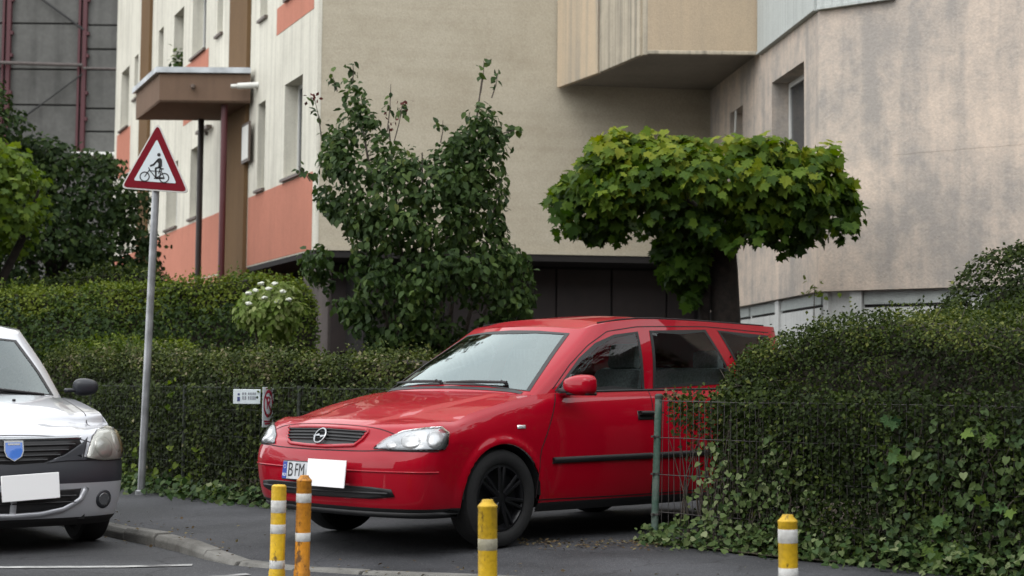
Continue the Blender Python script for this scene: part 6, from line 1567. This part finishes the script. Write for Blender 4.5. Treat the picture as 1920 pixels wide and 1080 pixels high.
def ringf(mb, c, r, w, n=28):
    v = []; f = []
    for i in range(n):
        a = 2 * math.pi * i / n
        for q in (r - w / 2, r + w / 2): v.append(sp2(c[0] + q * math.cos(a), c[1] + q * math.sin(a))[:])
    for i in range(n): j = (i + 1) % n; f.append((2 * i, 2 * j, 2 * j + 1, 2 * i + 1))
    mb.add(v, f)
m = MB(); ringf(m, (408, 755), 58, 14); ringf(m, (655, 770), 58, 14)
stroke(m, [(408, 755), (470, 665), (455, 640)], 12); stroke(m, [(470, 672), (555, 775)], 12); stroke(m, [(470, 680), (620, 690)], 10); stroke(m, [(555, 775), (655, 772)], 24); stroke(m, [(625, 650), (600, 740), (555, 775)], 11); stroke(m, [(620, 690), (655, 770)], 10); stroke(m, [(600, 655), (645, 655)], 14)
m.build("bicycle_symbol", M_ink, pn)
m = MB(); cx, cy = 583, 475; v = [sp2(cx + 22 * math.cos(t), cy + 22 * math.sin(t))[:] for t in np.linspace(0, 2 * math.pi, 17)[:-1]]; m.add(v, [tuple(range(16))])
v = [sp2(*q)[:] for q in ((565, 525), (600, 515), (622, 535), (628, 625), (600, 650), (575, 640), (580, 590), (560, 560))]; m.add(v, [tuple(range(8))])
stroke(m, [(572, 540), (520, 600), (478, 618)], 24); stroke(m, [(600, 635), (545, 648), (552, 765)], 22); stroke(m, [(552, 770), (530, 778)], 14); stroke(m, [(605, 640), (586, 712)], 14)
m.build("rider_symbol", M_ink, pn)

# ------------------------------------------------------------------ plaques on the left fence
M_pgrey = plain("plaque_print_grey", (.22, .23, .26), .5)
M_pblue = plain("plaque_print_blue", (.05, .06, .17), .5)
M_pred = plain("plaque_print_red", (.34, .015, .05), .5)
bx = lpt(3.02, .90)
pq = empty("white_plaque", (-2.20, 13.45, .90), "small white plate with a dark blue mark hung on the hedge fence", "plaque")
m = MB(); m.box((-2.195, 13.33, .895), (.226, .006, .122), ch=.003); m.build("plate", M_swhite, pq)
m = MB(); m.box((-2.262, 13.3255, .875), (.022, .003, .035)); m.box((-2.262, 13.3255, .915), (.016, .003, .016)); m.build("blue_mark", M_pblue, pq)
m = MB()
for i, x in enumerate((-2.226, -2.206, -2.178, -2.160, -2.142, -2.126)):
    for z, h in ((.920, .020), (.885, .028)): m.box((x, 13.3255, z), (.011, .003, h))
m.build("print", M_pgrey, pq)
ns = empty("parking_plaque", (-2.0, 13.36, .82), "narrow upright plaque with no parking ring beside the red car's headlight", "plaque")
ang = R(73); ca, sa = math.cos(ang), math.sin(ang)
px_ = Vector((ca, sa, 0)); pc_ = Vector((-2.005, 13.24, .81)); pn_ = Vector((sa, -ca, 0))
PM = Matrix((px_, -pn_, Vector((0, 0, 1)))).transposed()
m = MB(); m.box(pc_, (.20, .006, .33), M=PM, ch=.003); m.build("plate", M_swhite, ns)
m = MB(); v = []; f = []; cc = pc_ + pn_ * .0042 + Vector((0, 0, .03))
for i in range(32):
    t = 2 * math.pi * i / 32
    for r_ in (.068, .088): v.append((cc + px_ * (r_ * math.cos(t)) + Vector((0, 0, r_ * math.sin(t) * 1.3)))[:])
for i in range(32): j = (i + 1) % 32; f.append((2 * i, 2 * j, 2 * j + 1, 2 * i + 1))
m.add(v, f); d_ = (px_ * -1 + Vector((0, 0, 1.15))).normalized(); s_ = d_.cross(pn_) * .010
m.add([(cc + d_ * .085 + s_)[:], (cc + d_ * .085 - s_)[:], (cc - d_ * .085 - s_)[:], (cc - d_ * .085 + s_)[:]], [(0, 1, 2, 3)]); m.build("prohibition_ring", M_pred, ns)
m = MB(); put_text(m, "P", .15, cc + pn_ * .0006, px_, (0, 0, 1)); m.build("letter", M_pred, ns)
m = MB()
for z, w in ((-.115, .15), (-.135, .12)): m.box(pc_ + pn_ * .0045 + Vector((0, 0, z)), (w, .002, .012), M=PM)
m.box(pc_ + pn_ * .0045 + Vector((0, 0, .155)), (.10, .002, .012), M=PM)
m.build("print", M_pred, ns)

# ------------------------------------------------------------------ plant on the upper window sill
pp = empty("potted_plant", FA.p(9.82, 7.03, -.06), "potted plant on an upper window sill above the entrance canopy", "potted plant")
c = Vector(FA.p(9.82, 7.03, -.06)); m = MB(); m.lathe([(.09, 0), (.12, .2), (.13, .21), (.11, .2)], 14, c=c); m.build("pot", M_rub, pp)
P = np.array(c) + np.array([0, 0, .45]) + NR.normal(0, 1, (110, 3)) * [.11, .11, .17]; leaves("foliage", P, unit(P - np.array(c) + NR.normal(0, .2, P.shape)), .12, NR.random(110), "ovate", ML_lilac, pp, .8, .5)
